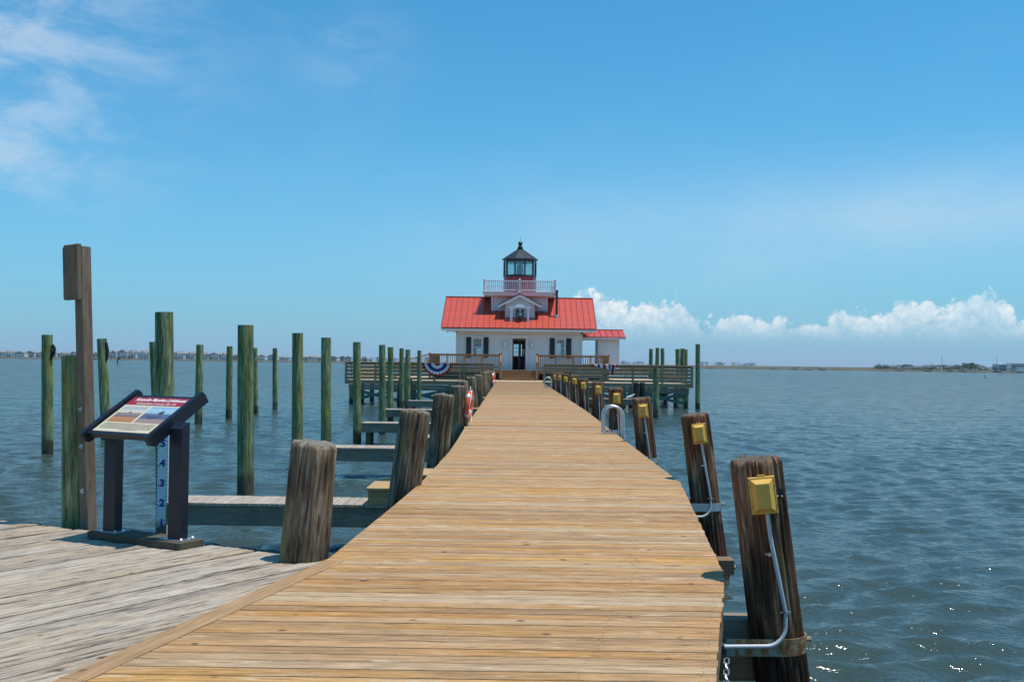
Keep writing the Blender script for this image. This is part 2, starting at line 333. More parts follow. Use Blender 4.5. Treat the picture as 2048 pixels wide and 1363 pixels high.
def printmat(name,stops,noise_amt=.15,sc_=9.):
    m,g=newmat(name); co=g.n('TexCoord').outputs['Object']; y=g.n('SeparateXYZ',co).outputs[1]; n=g.noise(g.vmul(co,(6,16,1)),sc_*.25,5,.6)
    finish(m,g,princ(g,g.ramp(g.m('ADD',y,g.m('MULTIPLY',g.m('SUBTRACT',n,.5),noise_amt)),stops),.35)); return m

# ------------------------------------------------------------------ water
wm,g=newmat('sound_water'); pos=g.n('NewGeometry').outputs['Position']
dist=g.n('VectorMath',pos,(0,0,0),operation='DISTANCE').outputs['Value']
mp=g.n('Mapping',pos); mp.inputs['Rotation'].default_value=(0,0,R(12)); mp.inputs['Scale'].default_value=(.70,1.,1.)
nA=g.noise(mp,5.5,3,.58,.4); nB=g.noise(mp,15.,3,.55,.5); nC=g.noise(mp,.75,4,.6,.3); nD=g.noise(mp,.13,3,.55,.3)
farf=g.mr(dist,16.,100.,0.,1.); farg=g.mr(dist,90.,320.,0.,1.)
h=g.m('ADD',g.m('MULTIPLY',nA,.048),g.m('ADD',g.m('MULTIPLY',nB,.010),g.m('ADD',g.m('MULTIPLY',g.m('MULTIPLY',nC,1.3),farf),g.m('MULTIPLY',g.m('MULTIPLY',nD,9.0),farg))))
cn=g.n('TexNoise',i_Vector=mp,i_Scale=.9,i_Detail=4.,i_Roughness=.65).outputs[1]
fb=g.mr(dist,45.,200.,0.,4.0)
tilt_=g.vmul(g.vadd(cn,(-.5,-.5,-.5)),g.n('CombineXYZ',fb,fb,0.).outputs[0])
wn=g.n('VectorMath',g.vadd(g.n('NewGeometry').outputs['Normal'],tilt_),operation='NORMALIZE').outputs[0]
b=g.n('Bump',i_Height=h,i_Strength=1.,i_Distance=1.,i_Normal=wn)
big=g.noise(pos,.012,4,.55)
wc=g.mix(big,(.040,.058,.048),(.044,.068,.062))
p=princ(g,wc,g.mr(dist,10.,120.,.09,.16),None); g.set(p.inputs['IOR'],1.333); g.set(p.inputs['Normal'],b); g.set(p.inputs['Specular IOR Level'],.5); finish(wm,g,p)
xs=[0.]
while xs[-1]<92: xs.append(xs[-1]+.095+.0052*max(xs[-1]-7,0))
xs=np.array([-v for v in xs[:0:-1]]+xs); ys=[-6.]
while ys[-1]<165: ys.append(ys[-1]+.058+.0040*max(ys[-1],0))
ys=np.array(ys); XX,YY=np.meshgrid(xs,ys); ZZ=np.zeros_like(XX); DX=np.zeros_like(XX); DY=np.zeros_like(XX)
for i in range(80):
    lam=.22*(.78/.22)**(rng.random()**.9); th=rng.normal(0,.50)+R(102); kx,ky=2*PI/lam*np.cos(th),2*PI/lam*np.sin(th)
    a=.0097*lam**.95*(.6+.8*rng.random()); ph=rng.random()*2*PI
    loc=np.clip((lam/(2.4*np.maximum(.058+.0040*np.maximum(YY,0),(.095+.0052*np.maximum(np.abs(XX)-7,0))*.7)))-.6,0,1)
    mod=.6+.4*np.sin(XX*rng.normal(0,.25)+YY*rng.normal(0,.25)+rng.random()*6)
    A=a*loc*mod; q=kx*XX+ky*YY+ph
    ZZ+=A*np.cos(q); DX-=.45*A*np.cos(th)*np.sin(q); DY-=.45*A*np.sin(th)*np.sin(q)
fade=np.clip((92-np.abs(XX))/8,0,1)*np.clip((165-YY)/20,0,1)*np.clip((YY+6)/3,0,1)
V=np.stack([XX+DX*fade,YY+DY*fade,ZZ*fade],-1).reshape(-1,3)
ny,nx=XX.shape; idx=np.arange(ny*nx).reshape(ny,nx)
Fq=np.stack([idx[:-1,:-1],idx[:-1,1:],idx[1:,1:],idx[1:,:-1]],-1).reshape(-1,4)
x0,x1,y0,y1=xs[0],xs[-1],ys[0],ys[-1]; BG=9000.
ex=[(-BG,-BG,0),(BG,-BG,0),(BG,BG,0),(-BG,BG,0),(x0,y0,0),(x1,y0,0),(x1,y1,0),(x0,y1,0)]
b0=len(V); V=np.vstack([V,np.array(ex)])
Fq=np.vstack([Fq,np.array([[0,1,5,4],[1,2,6,5],[2,3,7,6],[3,0,4,7]])+b0])
me=bpy.data.meshes.new('water'); me.vertices.add(len(V)); me.vertices.foreach_set('co',V.ravel().astype(np.float32))
me.loops.add(Fq.size); me.loops.foreach_set('vertex_index',Fq.ravel().astype(np.int32))
me.polygons.add(len(Fq)); me.polygons.foreach_set('loop_start',np.arange(0,Fq.size,4,dtype=np.int32)); me.polygons.foreach_set('use_smooth',np.ones(len(Fq),dtype=bool))
me.materials.append(wm); me.update(); me.validate()
wo=link('water',me); wo['kind']='structure'

# ------------------------------------------------------------------ main pier
LT=[(-8.,-4.78),(4.56,-2.12),(7.40,-1.40),(10.1,-1.25),(12.,-1.16),(16.,-1.10),(23.2,-1.17),(32.,-1.22),(42.4,-1.31),(61.7,-1.44)]
RT=[(-8.,.62),(3.3,.62),(4.71,.93),(6.79,1.40),(7.19,1.47),(9.27,1.68),(12.25,1.98),(16.5,1.97),(20.5,1.95),(28.5,1.93),(43.5,1.70),(61.7,1.38)]
dz=lambda y:1.2+.005*max(y,0)
pier=thing('pier','long tan plank pier running straight out to the lighthouse','pier',(0.3,30,0))
PW=.12; TW=.14
def trim_right(y): return lerp_tab(LT,y)+TW*1.03+.006
ny_=int((61.6+7.9)/PW); near0=4.0; near_planks=[]; stuff=MB(); nails=MB()
_pm={}
for i in range(ny_):
    yc=-7.9+(i+.5)*PW; wd=PW-.0095-.006*random.random(); y0,y1=yc-wd/2,yc+wd/2
    fl=(lambda y:trim_right(y)) if yc<7.34 else (lambda y:lerp_tab(LT,y))
    z=dz(yc)+random.uniform(-.0012,.0012); e=random.uniform(-.006,.006)
    a0,a1,b0_,b1_=fl(y0),fl(y1),lerp_tab(RT,y0)+e,lerp_tab(RT,y1)+e
    if near0<=yc<near0+PW*298:
        if yc<13:
            cx=(a0+b0_)/2; me=slab([(a0-cx,y0-yc),(b0_-cx,y0-yc),(b1_-cx,y1-yc),(a1-cx,y1-yc)],.038,.0035).mesh('plank',deckw)
        else:
            L=round((b0_-a0)/.025)*.025; cx=(a0+b0_)/2
            if L not in _pm: _pm[L]=slab([(-L/2,-.0545),(L/2,-.0545),(L/2,.0545),(-L/2,.0545)],.038,.0035).mesh('plank',deckw)
            me=_pm[L]
        link('plank',me,pier,T(cx,yc,z)@Matrix.Rotation(random.uniform(-.0006,.0006),4,'Z'))
        if yc<16:
            for xn in (b0_-.045,b0_-.62):
                for dy in (-.03,.03):
                    if random.random()<.93: nails.lathe([(.0042,0),(.0036,.0012)],6,(xn+random.uniform(-.025,.025),yc+dy+random.uniform(-.006,.006),z+.0002))
    else:
        bx=stuff
        bx.ring([[(a0,y0,z-.038),(b0_,y0,z-.038),(b1_,y1,z-.038),(a1,y1,z-.038)],[(a0,y0,z),(b0_,y0,z),(b1_,y1,z),(a1,y1,z)]])
o=stuff.build('far_planks',deckw,pier); o['kind']='stuff'
o=nails.build('nail_heads',plain('nail_dark_steel',(.05,.04,.035),.5),pier); o['kind']='stuff'
# trim board between the two decks, in lengths
tr=[(-8.,lerp_tab(LT,-8.)),(1.2,lerp_tab(LT,1.2)),(4.62,lerp_tab(LT,4.62)),(7.36,lerp_tab(LT,7.36))]
for (ya,xa),(yb,xb) in zip(tr,tr[1:]):
    d=Vector((xb-xa,yb-ya)).normalized(); nrm=Vector((d.y,-d.x)); off=nrm*TW/2
    board('trim_board',(xa+off.x,ya+off.y+.003,dz(ya)-.017),(xb+off.x,yb+off.y-.003,dz(yb)-.017),TW,.040,trimw,pier,ch=.004)
def rim(tab,side,y_from,y_to):
    pts=[(y,x) for y,x in tab if y_from<y<y_to]; pts=[(y_from,lerp_tab(tab,y_from))]+pts+[(y_to,lerp_tab(tab,y_to))]
    for (ya,xa),(yb,xb) in zip(pts,pts[1:]):
        if yb-ya<.3: yb+=.0
        board('rim_board',(xa-side*.03,ya,dz(ya)-.175),(xb-side*.03,yb,dz(yb)-.175),.045,.27,rimw,pier)
rim(RT,1,-8.,61.6); rim(LT,-1,7.5,61.6)
for y in np.arange(9.,61,3.):
    board('cross_beam',(lerp_tab(LT,y)+.06,y,dz(y)-.44),(lerp_tab(RT,y)-.06,y,dz(y)-.44),.15,.25,beamw,pier)

# ------------------------------------------------------------------ weathered deck on the left
dock=thing('weathered_deck','grey weathered plank deck spreading left beside the tan pier','deck',(-4,5,0))
ang=R(55); ux,uy=math.cos(ang),math.sin(ang); Rm=Matrix.Rotation(ang,4,'Z')
bx_,by_=-4.78,9.17; be=Vector((-1.53+4.78,7.62-9.17)).normalized()      # back edge
tl=Vector((lerp_tab(LT,7.36)-lerp_tab(LT,-8.),15.36)).normalized(); tx,ty=lerp_tab(LT,7.36)-.006,7.36
s=-16.
i=0
while s<10:
    wd=.138; q=[(-22,s),(16,s),(16,s+wd),(-22,s+wd)]
    wp=[(a*ux-b*uy,a*uy+b*ux) for a,b in q]
    jut=random.uniform(-.02,.035) if random.random()<.8 else random.uniform(.03,.07)
    n_=Vector((be.y,-be.x))     # points to the viewer side of the back edge
    wp=clip(wp,bx_-n_.x*jut,by_-n_.y*jut,n_.x,n_.y)
    if len(wp)>2: wp=clip(wp,tx,ty,-tl.y,tl.x)
    if len(wp)>2: wp=clip(wp,0,-7,0,1)
    if len(wp)>2: wp=clip(wp,-9,0,1,0)
    if len(wp)>2:
        lp=[(x*ux+y*uy,-x*uy+y*ux) for x,y in wp]; cx=sum(p_[0] for p_ in lp)/len(lp); cy=s+wd/2
        area=abs(sum(lp[k][0]*lp[(k+1)%len(lp)][1]-lp[(k+1)%len(lp)][0]*lp[k][1] for k in range(len(lp))))/2
        if area>.004:
            me=slab([(x-cx,y-cy) for x,y in lp],.04,.005).mesh('plank',oldw)
            link('plank',me,dock,Rm@T(cx,cy,1.197+random.uniform(-.006,.005)))
    s+=wd+random.uniform(.010,.020); i+=1
def bpt(t,d=.06): return (bx_+be.x*t+n_.x*d,by_+be.y*t+n_.y*d)
a,b=bpt(-4.6),bpt(3.55)
board('rim_board',(a[0],a[1],1.03),(b[0],b[1],1.03),.05,.24,beamw,dock)

# ------------------------------------------------------------------ piles
def pile_mesh(H,r0,r1,mat,rough=0.,seg=20,seed=0.,round_=.0,below=.8):
    m=MB(); rows=[]; n=int((H+below)/ (.12 if rough else .5))+1
    zs=[-below+(H+below-round_)*k_/n for k_ in range(n+1)]
    prof=[(z_,1.) for z_ in zs]
    if round_: prof+=[(H-round_*(1-math.sin(t)),1-round_/r1*(1-math.cos(t))*.8) for t in (R(30),R(60),R(85))]
    spl=[(random.random()*2*PI,random.uniform(.1,H),random.uniform(.4,1.6),random.uniform(.012,.026)) for _ in range(11)] if rough else []
    for z_,f in prof:
        rr=(r0+(r1-r0)*max(z_,0)/H)*f; row=[]
        for q in range(seg):
            A=2*PI*q/seg; d=0
            if rough:
                d=rough*(noise.noise((math.cos(A)*7+seed,math.sin(A)*7,z_*.45))+.6*noise.noise((math.cos(A)*15+seed,math.sin(A)*15,z_*1.1)))
                d-=rough*1.6*max(0,noise.noise((math.cos(A)*11-seed,math.sin(A)*11,z_*.3))-.28)
                for A0,zc,zl,dp in spl:
                    da=abs((A-A0+.12*math.sin(z_*2.1+A0)+PI)%(2*PI)-PI)
                    if da<.09: d-=dp*(1-da/.09)*max(0,1-abs(z_-zc)/zl)**.5
                if f<1: d+=rough*.5*noise.noise((math.cos(A)*5+seed,math.sin(A)*5,z_*20))
            else: d=.006*noise.noise((math.cos(A)*1.5+seed,math.sin(A)*1.5,z_*.8))
            row.append(((rr+d)*math.cos(A),(rr+d)*math.sin(A),z_+(rough*1.3*noise.noise((math.cos(A)*2*f+seed,math.sin(A)*2*f,3)) if f<.9 or z_>H-.03 else 0)))
        rows.append(row)
    m.ring(rows); return m.mesh('mooring_pile',mat,50 if rough else 40)
def pile(base,top,r,mat,label,group,rough=0.,name='mooring_pile',taper=.9,**kw):
    b=Vector(base); t=Vector(top); H=(t-b).length; zx=(t-b).normalized(); x=Vector((0,1,0)).cross(zx).normalized(); y=zx.cross(x)
    M=Matrix((x,y,zx)).transposed().to_4x4()@Matrix.Rotation(random.random()*6,4,'Z'); M.translation=b
    o=link(name,pile_mesh(H,r,r*taper,mat,rough,84 if rough else 24,random.random()*40,kw.get('round_',0.)),None,M)
    return tag(o,label,'pile',group)
ordn=['nearest','second','third','fourth','fifth','sixth','seventh','eighth','ninth','tenth','eleventh']
Lp=[(-1.75,7.6,-1.58,2.08),(-1.43,11.7,-1.18,2.13),(-1.40,16.8,-1.24,2.16),(-1.39,22,-1.32,2.18),(-1.49,27.3,-1.56,2.19),(-1.45,33,-1.57,2.21),(-1.56,38.5,-1.54,2.22),(-1.50,44,-1.56,2.26),(-1.55,49.5,-1.60,2.24),(-1.60,54.5,-1.64,2.23)]
for i,(bx,y,tx_,tz) in enumerate(Lp):
    lab='thick weathered grey pile leaning right, at the corner where both decks meet' if i==0 else f'weathered rough-topped pile, {ordn[i]} from the viewer along the left pier edge'
    pile((bx+(.03 if i==0 else -.03),y,0),(tx_+(.03 if i==0 else -.03),y,tz),.184,pileo,lab,'old piles along the left side of the pier',rough=.017,round_=.045,taper=.93)
Rp=[(1.90,7.0,1.64,2.06),(2.49,12.7,2.21,2.08),(2.45,18.4,2.22,2.09),(2.36,24,2.30,2.12),(2.35,29.5,2.30,2.17),(2.32,35,2.21,2.17),(2.32,40.5,2.20,2.22),(2.21,46,2.09,2.20),(2.09,50.5,2.01,2.20),(2.01,55,1.92,2.17)]
for i,(bx,y,tx_,tz) in enumerate(Rp):
    lab='big dark brown pile with yellow box in the right foreground' if i==0 else f'dark pile with a yellow power box, {ordn[i]} from the viewer on the right edge'
    pile((bx+.01,y,0),(tx_+.01,y,tz),.178,piler,lab,'old piles along the right side of the pier',rough=.017,round_=.045,taper=.97)
outer=[(-13.07,27.7,3.31,.15,-13.15,'leftmost tall green pile standing alone in the water with a small cleat'),(-13.62,33.,3.32,.16,-13.85,'leaning green pile with a hooked cleat, just right of the tall square post'),(-12.85,35.5,3.28,.15,-13.05,'green pile half hidden behind the depth gauge pile'),(-13.22,41.2,3.28,.15,-13.22,'green outer pile just right of the information sign'),(-13.13,45.2,3.28,.14,-13.15,'slim green outer pile between the sign and the thick inner pile'),(-13.1,49.7,3.28,.13,-13.2,'thin green outer pile peeking out right behind the thick inner pile'),(-13.22,54.1,3.32,.13,-13.28,'farthest and shortest looking green outer pile standing alone')]
inner=[(-5.42,19.9,3.38,.16,-5.48,'tall thick green inner pile left of the near weathered pile'),(-6.17,27.9,3.45,.155,-6.22,'streaked grey green pile rising behind the near weathered pile, left one'),(-4.75,24.7,3.26,.125,-4.80,'slim mossy pile at the end of the second catwalk'),(-5.30,32.8,3.31,.13,-5.36,'green pile at the end of the third catwalk'),(-5.08,37.2,3.30,.125,-5.13,'green pile standing just left of the fourth catwalk end, front of a pair'),(-5.87,45.7,3.34,.135,-5.92,'green pile at the end of the fourth catwalk, rear of a pair'),(-6.85,58.3,3.45,.14,-6.9,'green pile in front of the platform rail left of the bunting, left of three'),(-5.95,53.5,3.33,.14,-6.0,'green pile at the end of the fifth catwalk, middle of three'),(-6.1,60.9,3.37,.13,-6.12,'slim green pile touching the left edge of the striped fan bunting'),(10.79,60.6,3.96,.145,10.76,'tall green pile just outside the right corner of the platform'),(6.94,50.8,2.51,.15,6.91,'short green pile in front of the right part of the platform rail')]
pl={}
for L_,grp in ((outer,'outer row of green piles'),(inner,'green piles near the catwalks and platform')):
    for x,y,z_,r_,tx_,lab in L_: pl[lab]=pile((x,y,0),(tx_,y,z_),r_*1.03,pileg,lab,grp,taper=.93)
gauge_pile=pile((-5.49,15.62,0),(-5.585,15.62,3.42),.145,pileg,'thick green pile carrying the blue numbered depth gauge','green piles near the catwalks and platform',taper=.95)
backp=['first','second','third','fourth','fifth','last']
for j,x in enumerate((10.74,11.35,11.84,12.92,13.42,13.76)):
    pile((x+random.uniform(-.1,.1),82+.6*(j%3),0),(x,82+.6*(j%3),3.95+random.uniform(-.05,.15)),.175 if j<3 else .21,pileg,f'green pile behind the platform right end, {backp[j]} of six from the left','piles behind the platform')
for x,y,lab in ((6.66,57,'black old pile stub under the right platform, left of the pair'),(7.02,57.1,'black old pile stub under the right platform, right of the pair')):
    pile((x,y,0),(x-.02,y,1.66),.17,piled,lab,'old black stubs',rough=.01,round_=.03)
for x,y,lab in ((-7.0,58.9,'dark old pile stub below the platform, left of the pair'),(-6.55,59.2,'dark old pile stub below the platform, right of the pair')):
    pile((x,y,0),(x+.03,y,1.75),.17,piled,lab,'old black stubs',rough=.01,round_=.03)
for lab,dx,dzz in ((outer[0][5],.19,2.75),(outer[1][5],.17,2.55)):
    o=pl[lab]; c=Vector(W[o.name].translation); m=MB()
    h=.28 if dx>.18 else .65
    c.x+=(-.20 if h>.5 else -.06)
    m.tube([(c.x+dx-.10,c.y-.05,dzz-.15),(c.x+dx,c.y-.05,dzz+h*.2),(c.x+dx+.03,c.y-.05,dzz+h*.6),(c.x+dx-.03,c.y-.05,dzz+h)],.045,8); m.build('cleat',piled,o,smooth=True)

# ------------------------------------------------------------------ catwalks (finger piers)
def catwalk(y,xa,xb,z,label,steps=True,group='catwalks off the pier',wd=.78):
    t=thing('catwalk',label,'catwalk',((xa+xb)/2,y,0),group)
    n=int(abs(xb-xa)/.145)
    for k_ in range(n):
        x=min(xa,xb)+.0725+k_*.145
        board('plank',(x,y-wd/2,z-.02+random.uniform(-.002,.002)),(x,y+wd/2+random.uniform(-.02,.02),z-.02),.136,.038,catw,t)
    for s_ in (-1,1): board('side_beam',(xa,y+s_*(wd/2-.05),z-.18),(xb,y+s_*(wd/2-.05),z-.18),.05,.27,beamw,t)
    for x in (xb-(xb-xa)*.06,):
        if y>20:
            for s_ in (-1,1): MB().lathe([(.10,-.8),(.095,z-.1)],14,(x,y+s_*.22,0)).build('support_pile',pileg,t,smooth=True)
            board('cross_beam',(x,y-wd/2+.08,z-.19),(x,y+wd/2-.08,z-.19),.12,.20,beamw,t)
    if steps:
        e=lerp_tab(LT,y); d=dz(y)
        z1=z+(d-z)*.42; z2=z+(d-z)*.76
        for (x_a,x_b,zt) in ((e-.98,e-.58,z1),(e-.62,e-.05,z2)):
            board('step_tread',(x_a,y,zt-.02),(x_b,y,zt-.02),wd+.04,.04,stepw,t)
            for s_ in (-1,1): board('step_side',(x_a+.03,y+s_*(wd/2-.03),(zt-.04+z)/2),(x_b,y+s_*(wd/2-.03),(zt-.04+z)/2),.04,max(zt-.045-z,.03),stepw,t)
            board('step_riser',(x_a+.03,y-wd/2+.05,(zt-.04+z)/2),(x_a+.03,y+wd/2-.05,(zt-.04+z)/2),.03,max(zt-.045-z,.03),stepw,t)
for i,(y,xb) in enumerate(((14.3,-4.9),(23.4,-4.62),(32.7,-5.1),(41.9,-5.65),(51.4,-5.7))):
    catwalk(y,lerp_tab(LT,y)-.05,xb,.70,f'narrow plank catwalk with steps, {ordn[i]} from the viewer on the left side')
catwalk(54.8,lerp_tab(RT,54.8)+.05,6.6,.80,'narrow catwalk reaching right to the black stub piles',False)

# ------------------------------------------------------------------ power boxes on the right piles
for i,(bx,y,tx_,tz) in enumerate(Rp):
    lean=(tx_-bx)/tz; zc=tz-.235; xc=bx+lean*zc+.01-(.02 if i==0 else 0); yf=y-.178-.012
    t=thing('power_box',('yellow power box and grey conduit on the nearest right pile' if i==0 else f'yellow power box and conduit on the {ordn[i]} pile along the right edge'),'power box',(xc,yf,zc-.13),'yellow power boxes')
    A=Matrix.Translation((xc,yf,zc))@Matrix.Rotation(R(-10 if i<3 else -16),4,'Z')@Matrix.Rotation(-math.atan(-lean)*-1*0+math.atan(lean),4,'Y')
    m=MB(); w_,h_=.088,.125
    def rect(w,h,yy): return [(-w,yy,-h),(w,yy,-h),(w,yy,h),(-w,yy,h)]
    m.ring([rect(w_,h_,.02),rect(w_,h_,-.02),rect(w_-.006,h_-.006,-.024),rect(w_-.014,h_-.014,-.024),rect(w_-.042,h_-.040,-.068),rect(w_-.045,h_-.044,-.070)],M=A); m.build('cover',yellow,t)
    m=MB(); m.box((0,0,.131),(.05,.035,.012),A); m.build('hinge',yellow,t)
    for sx in(-1,1):
        for sz in(-.6,.5): MB().cyl(A@Vector((sx*(w_-.006),-.022,sz*h_)),A@Vector((sx*(w_-.006),-.029,sz*h_)),.004,n=8).build('screw',blackp,t)
    # conduit down the pile then curving back under the deck edge
    e=lerp_tab(RT,y-.2)
    pts=[A@Vector((.012,0,-.12)),A@Vector((.015,-.005,-.3))]
    zr=.92
    xr_=bx+lean*zr+.03; pts+=[Vector((xr_,yf-.01,zr+.12)),Vector((xr_,yf-.012,zr+.03))]
    for q in range(1,7):
        a_=q/6*PI/2; pts.append(Vector((xr_-.13*(1-math.cos(a_)),yf-.012-.03*q/6,zr+.03-.13*math.sin(a_))))
    pts.append(Vector((e-.02,yf-.10,zr-.09)))
    cdt=MB().tube(pts,.0145,10).build('conduit',pvc,t,smooth=True)
    for pp in (pts[1]+Vector((0,.0,-.10)),pts[2]):
        m=MB(); m.box((pp.x,pp.y+.004,pp.z),(.075,.012,.012)); m.cyl(pp+Vector((0,0,-.01)),pp+Vector((0,0,.01)),.019); m.build('clamp',steel,cdt)
t=tag(link('hose_clip',None,None,T(1.80,6.83,1.83)),'small black clip screwed to the nearest right pile beside its box','clip')
m=MB(); m.box((1.775,6.845,1.845),(.052,.03,.045)); m.build('plate',blackp,t)
for dx in(-.014,.014): MB().lathe([(.006,-.013),(.014,-.006),(.014,.006),(.006,.013)],10,(1.775+dx,6.825,1.812)).build('knob',blackp,t,smooth=True)

# steel straps holding the piles to the pier
def strap(bx,y,tx_,tz,zc,h,mat,label):
    lean=(tx_-bx)/tz; c=bx+lean*zc+.01; r=.187; e=lerp_tab(RT,y); m=MB(); pts=[]
    pts.append((e-.02,y-r-.008))
    for q in range(13): a_=-PI/2+PI*q/12; pts.append((c+r*math.cos(a_),y+r*math.sin(a_)))
    pts.append((e-.02,y+r+.008))
    rings=[]
    for (x,yy) in pts:
        dx,dy=x-c,yy-y; L=math.hypot(dx,dy) or 1; ox,oy=((dx/L*.01,dy/L*.01) if x>c-.01 else (0,.01*(1 if yy>y else -1)))
        rings.append([(x,yy,zc-h/2),(x+ox,yy+oy,zc-h/2),(x+ox,yy+oy,zc+h/2),(x,yy,zc+h/2)])
    t=thing('pile_strap',label,'strap',(c,y,zc),'steel pile straps'); m.ring(rings); m.build('band',mat,t,smooth=30)
    MB().cyl((c+r,y-.03,zc+.02),(c+r+.04,y-.03,zc+.02),.018,n=6).build('bolt',rust_m,t)
strap(*Rp[0],.80,.115,rust_m,'rusty steel strap around the nearest right pile')
strap(*Rp[1],.93,.10,steel,'clean galvanised strap around the second right pile')
for i in range(2,6): strap(*Rp[i],.95,.10,steel,f'galvanised strap around the {ordn[i]} right pile, low behind the deck edge')
board('blocking',(1.42,7.16,.84),(1.80,7.16,.84),.22,.16,beamw,pier); board('blocking',(1.42,7.12,.60),(1.74,7.12,.60),.22,.18,rimw,pier)
board('blocking',(1.5,8.7,.97),(1.86,8.7,.97),.16,.13,rimw,pier); 
MB().cyl((1.86,8.7,.96),(1.885,8.7,.96),.02,n=6).build('bolt',rust_m,pier)

# chain
ch=thing('chain','short steel chain hanging from the right pier edge in the foreground','chain',(1.12,5.3,.9))
cpts=[]
for q in range(22):
    f=q/21; cpts.append(Vector((1.20-.16*f,5.75-.75*f,1.03-.10*math.sin(f*2.2)-.20*f)))
link_m=MB().tube([(.021*(1 if math.cos(a)>0 else -1)*.6+.012*math.cos(a),.014*math.sin(a),0) for a in np.linspace(0,2*PI,14,endpoint=False)],.0042,6,True).mesh('link',steel,True)
for q in range(21):
    M,L=frame(cpts[q],cpts[q+1]); o=link('link',link_m,ch,M@Matrix.Rotation(PI/2*(q%2)+.3,4,'X'))
sh=MB(); sh.tube([(1.05+.035*math.cos(a),5.0,.86+.04*math.sin(a)) for a in np.linspace(-.6,PI+.6,12)],.010,8); sh.cyl((1.01,5.0,.835),(1.09,5.0,.835),.011); sh.build('shackle',steel,ch,smooth=True)
for q in range(6):
    M=T(1.04+.012*(q%3),4.98-.02*q,.86-.035*(q%4))@Matrix.Rotation(q*1.1,4,'Z')@Matrix.Rotation(q*.9,4,'X'); link('link',link_m,ch,M@Matrix.Scale(1.5,4))

# ------------------------------------------------------------------ ladders on the right edge
for lab,x,y,wd,H in (('pale aluminium ladder loops on the right pier edge, nearer one',1.70,20.0,.385,.55),('small aluminium ladder loops at the far right end of the pier',1.26,50.8,.37,.52)):
    z0=dz(y); t=thing('dock_ladder',lab,'ladder',(x,y,z0),'dock ladders')
    for dy in (0,.48):
        r_=wd/2; pts=[(x,y+dy,z0-.0),(x,y+dy,z0+H-r_)]+[(x+r_-r_*math.cos(a),y+dy,z0+H-r_+r_*math.sin(a)) for a in np.linspace(.2,PI-.2,9)]+[(x+wd,y+dy,z0+H-r_),(x+wd,y+dy,-.4)]
        rl=MB().tube(pts,.024,12).build('rail',alu,t,smooth=True)
        b_=MB(); b_.box((x+wd*.4,y+dy,z0+.028),(wd*.9,.05,.045)); b_.build('foot_bar',alu,rl)
        for dx in(.06,.15): MB().lathe([(.012,.05),(.012,.075)],6,(x+dx,y+dy-.01,z0)).build('bolt',blackp,rl)
    for zz in (z0-.25,z0-.55,z0-.85,z0-1.15): MB().cyl((x+wd,y,zz),(x+wd,y+.48,zz),.022).build('rung',alu,t,smooth=True)

# ------------------------------------------------------------------ life rings
def life_ring(x,y,z,lab):
    t=thing('life_ring',lab,'life ring',(x,y,z-.33),'life rings hung on the left piles')
    A=T(x,y,z)@Matrix.Rotation(R(-4.5 if y<30 else -9),4,'Z')@Matrix.Rotation(R(4),4,'Y')
    Rr,rr=.25,.072; N=40
    for (a0,a1,mat,nm,ex) in [(0,2*PI,orange,'float',0)]:
        m=MB(); m.tube([(0,Rr*math.cos(a),Rr*math.sin(a)) for a in np.linspace(0,2*PI,N,endpoint=False)],rr,12,True)
        m.v=[(v[0]*.78,v[1],v[2]) for v in m.v]; body=m.build('float',mat,t,A,smooth=True)
    for c_ in (.25*PI,.75*PI,1.25*PI,1.75*PI):
        m=MB(); rings=[]
        for a in np.linspace(c_-.13,c_+.13,4): rings.append([((rr+.004)*.78*math.cos(b),(Rr+(rr+.004)*math.sin(b))*math.cos(a),(Rr+(rr+.004)*math.sin(b))*math.sin(a)) for b in np.linspace(0,2*PI,14,endpoint=False)])
        m.ring(rings); m.build('tape_band',reflt,t,A,smooth=True)
    pts=[]
    for q in range(49):
        a=2*PI*q/48+.25*PI; s_=abs(math.sin(2*(a-.25*PI))); ra=Rr+rr*.75+.035*s_*(1.2 if math.sin(a)<0 else 1)
        pts.append((.055+.012*math.sin(3*a),ra*math.cos(a)*(1-.10*s_),ra*math.sin(a)-.012*s_))
    MB().tube(pts,.009,6).build('grab_line',ropem,t,A,smooth=True)
    MB().tube([(.02,-.05,Rr+rr-.02),(.0,.02,Rr+rr+.09),(-.02,.09,Rr+rr-.02)],.008,6).build('hanging_loop',ropem,t,A,smooth=True)
life_ring(-1.105,21.97,1.755,'orange life ring with white rope, nearer of the two on left piles')
life_ring(-1.43,54.35,1.84,'orange life ring hung by the stairs, farther of the two')

# ------------------------------------------------------------------ information sign
a_=R(-27.5); u=Vector((math.cos(a_),math.sin(a_),0)); hb=Vector((-u.y,u.x,0)); tilt=R(31)
vv=(hb*math.cos(tilt)+Vector((0,0,math.sin(tilt)))); nn=u.cross(vv)
BL=Vector((-3.525,8.25,2.099)); PWd,PD=.664,.508
S=Matrix((u,vv,nn)).transposed().to_4x4(); S.translation=BL
ctr=BL+u*PWd/2+hb*.223
sign=thing('information_sign','slanted black-framed information panel about the lighthouse on two posts','sign',(ctr.x,ctr.y,1.2))
bm=Matrix((u,hb,Vector((0,0,1)))).transposed().to_4x4(); bm.translation=Vector((ctr.x,ctr.y,1.235))+u*.085-hb*.06
mb=MB().prism([(-.50,-.12),(-.49,-.13),(.55,-.13),(.56,-.12),(.57,.12),(.555,.135),(-.495,.13),(-.505,.11)],-.033,.018); mb.build('base_board',signbase,sign,bm)
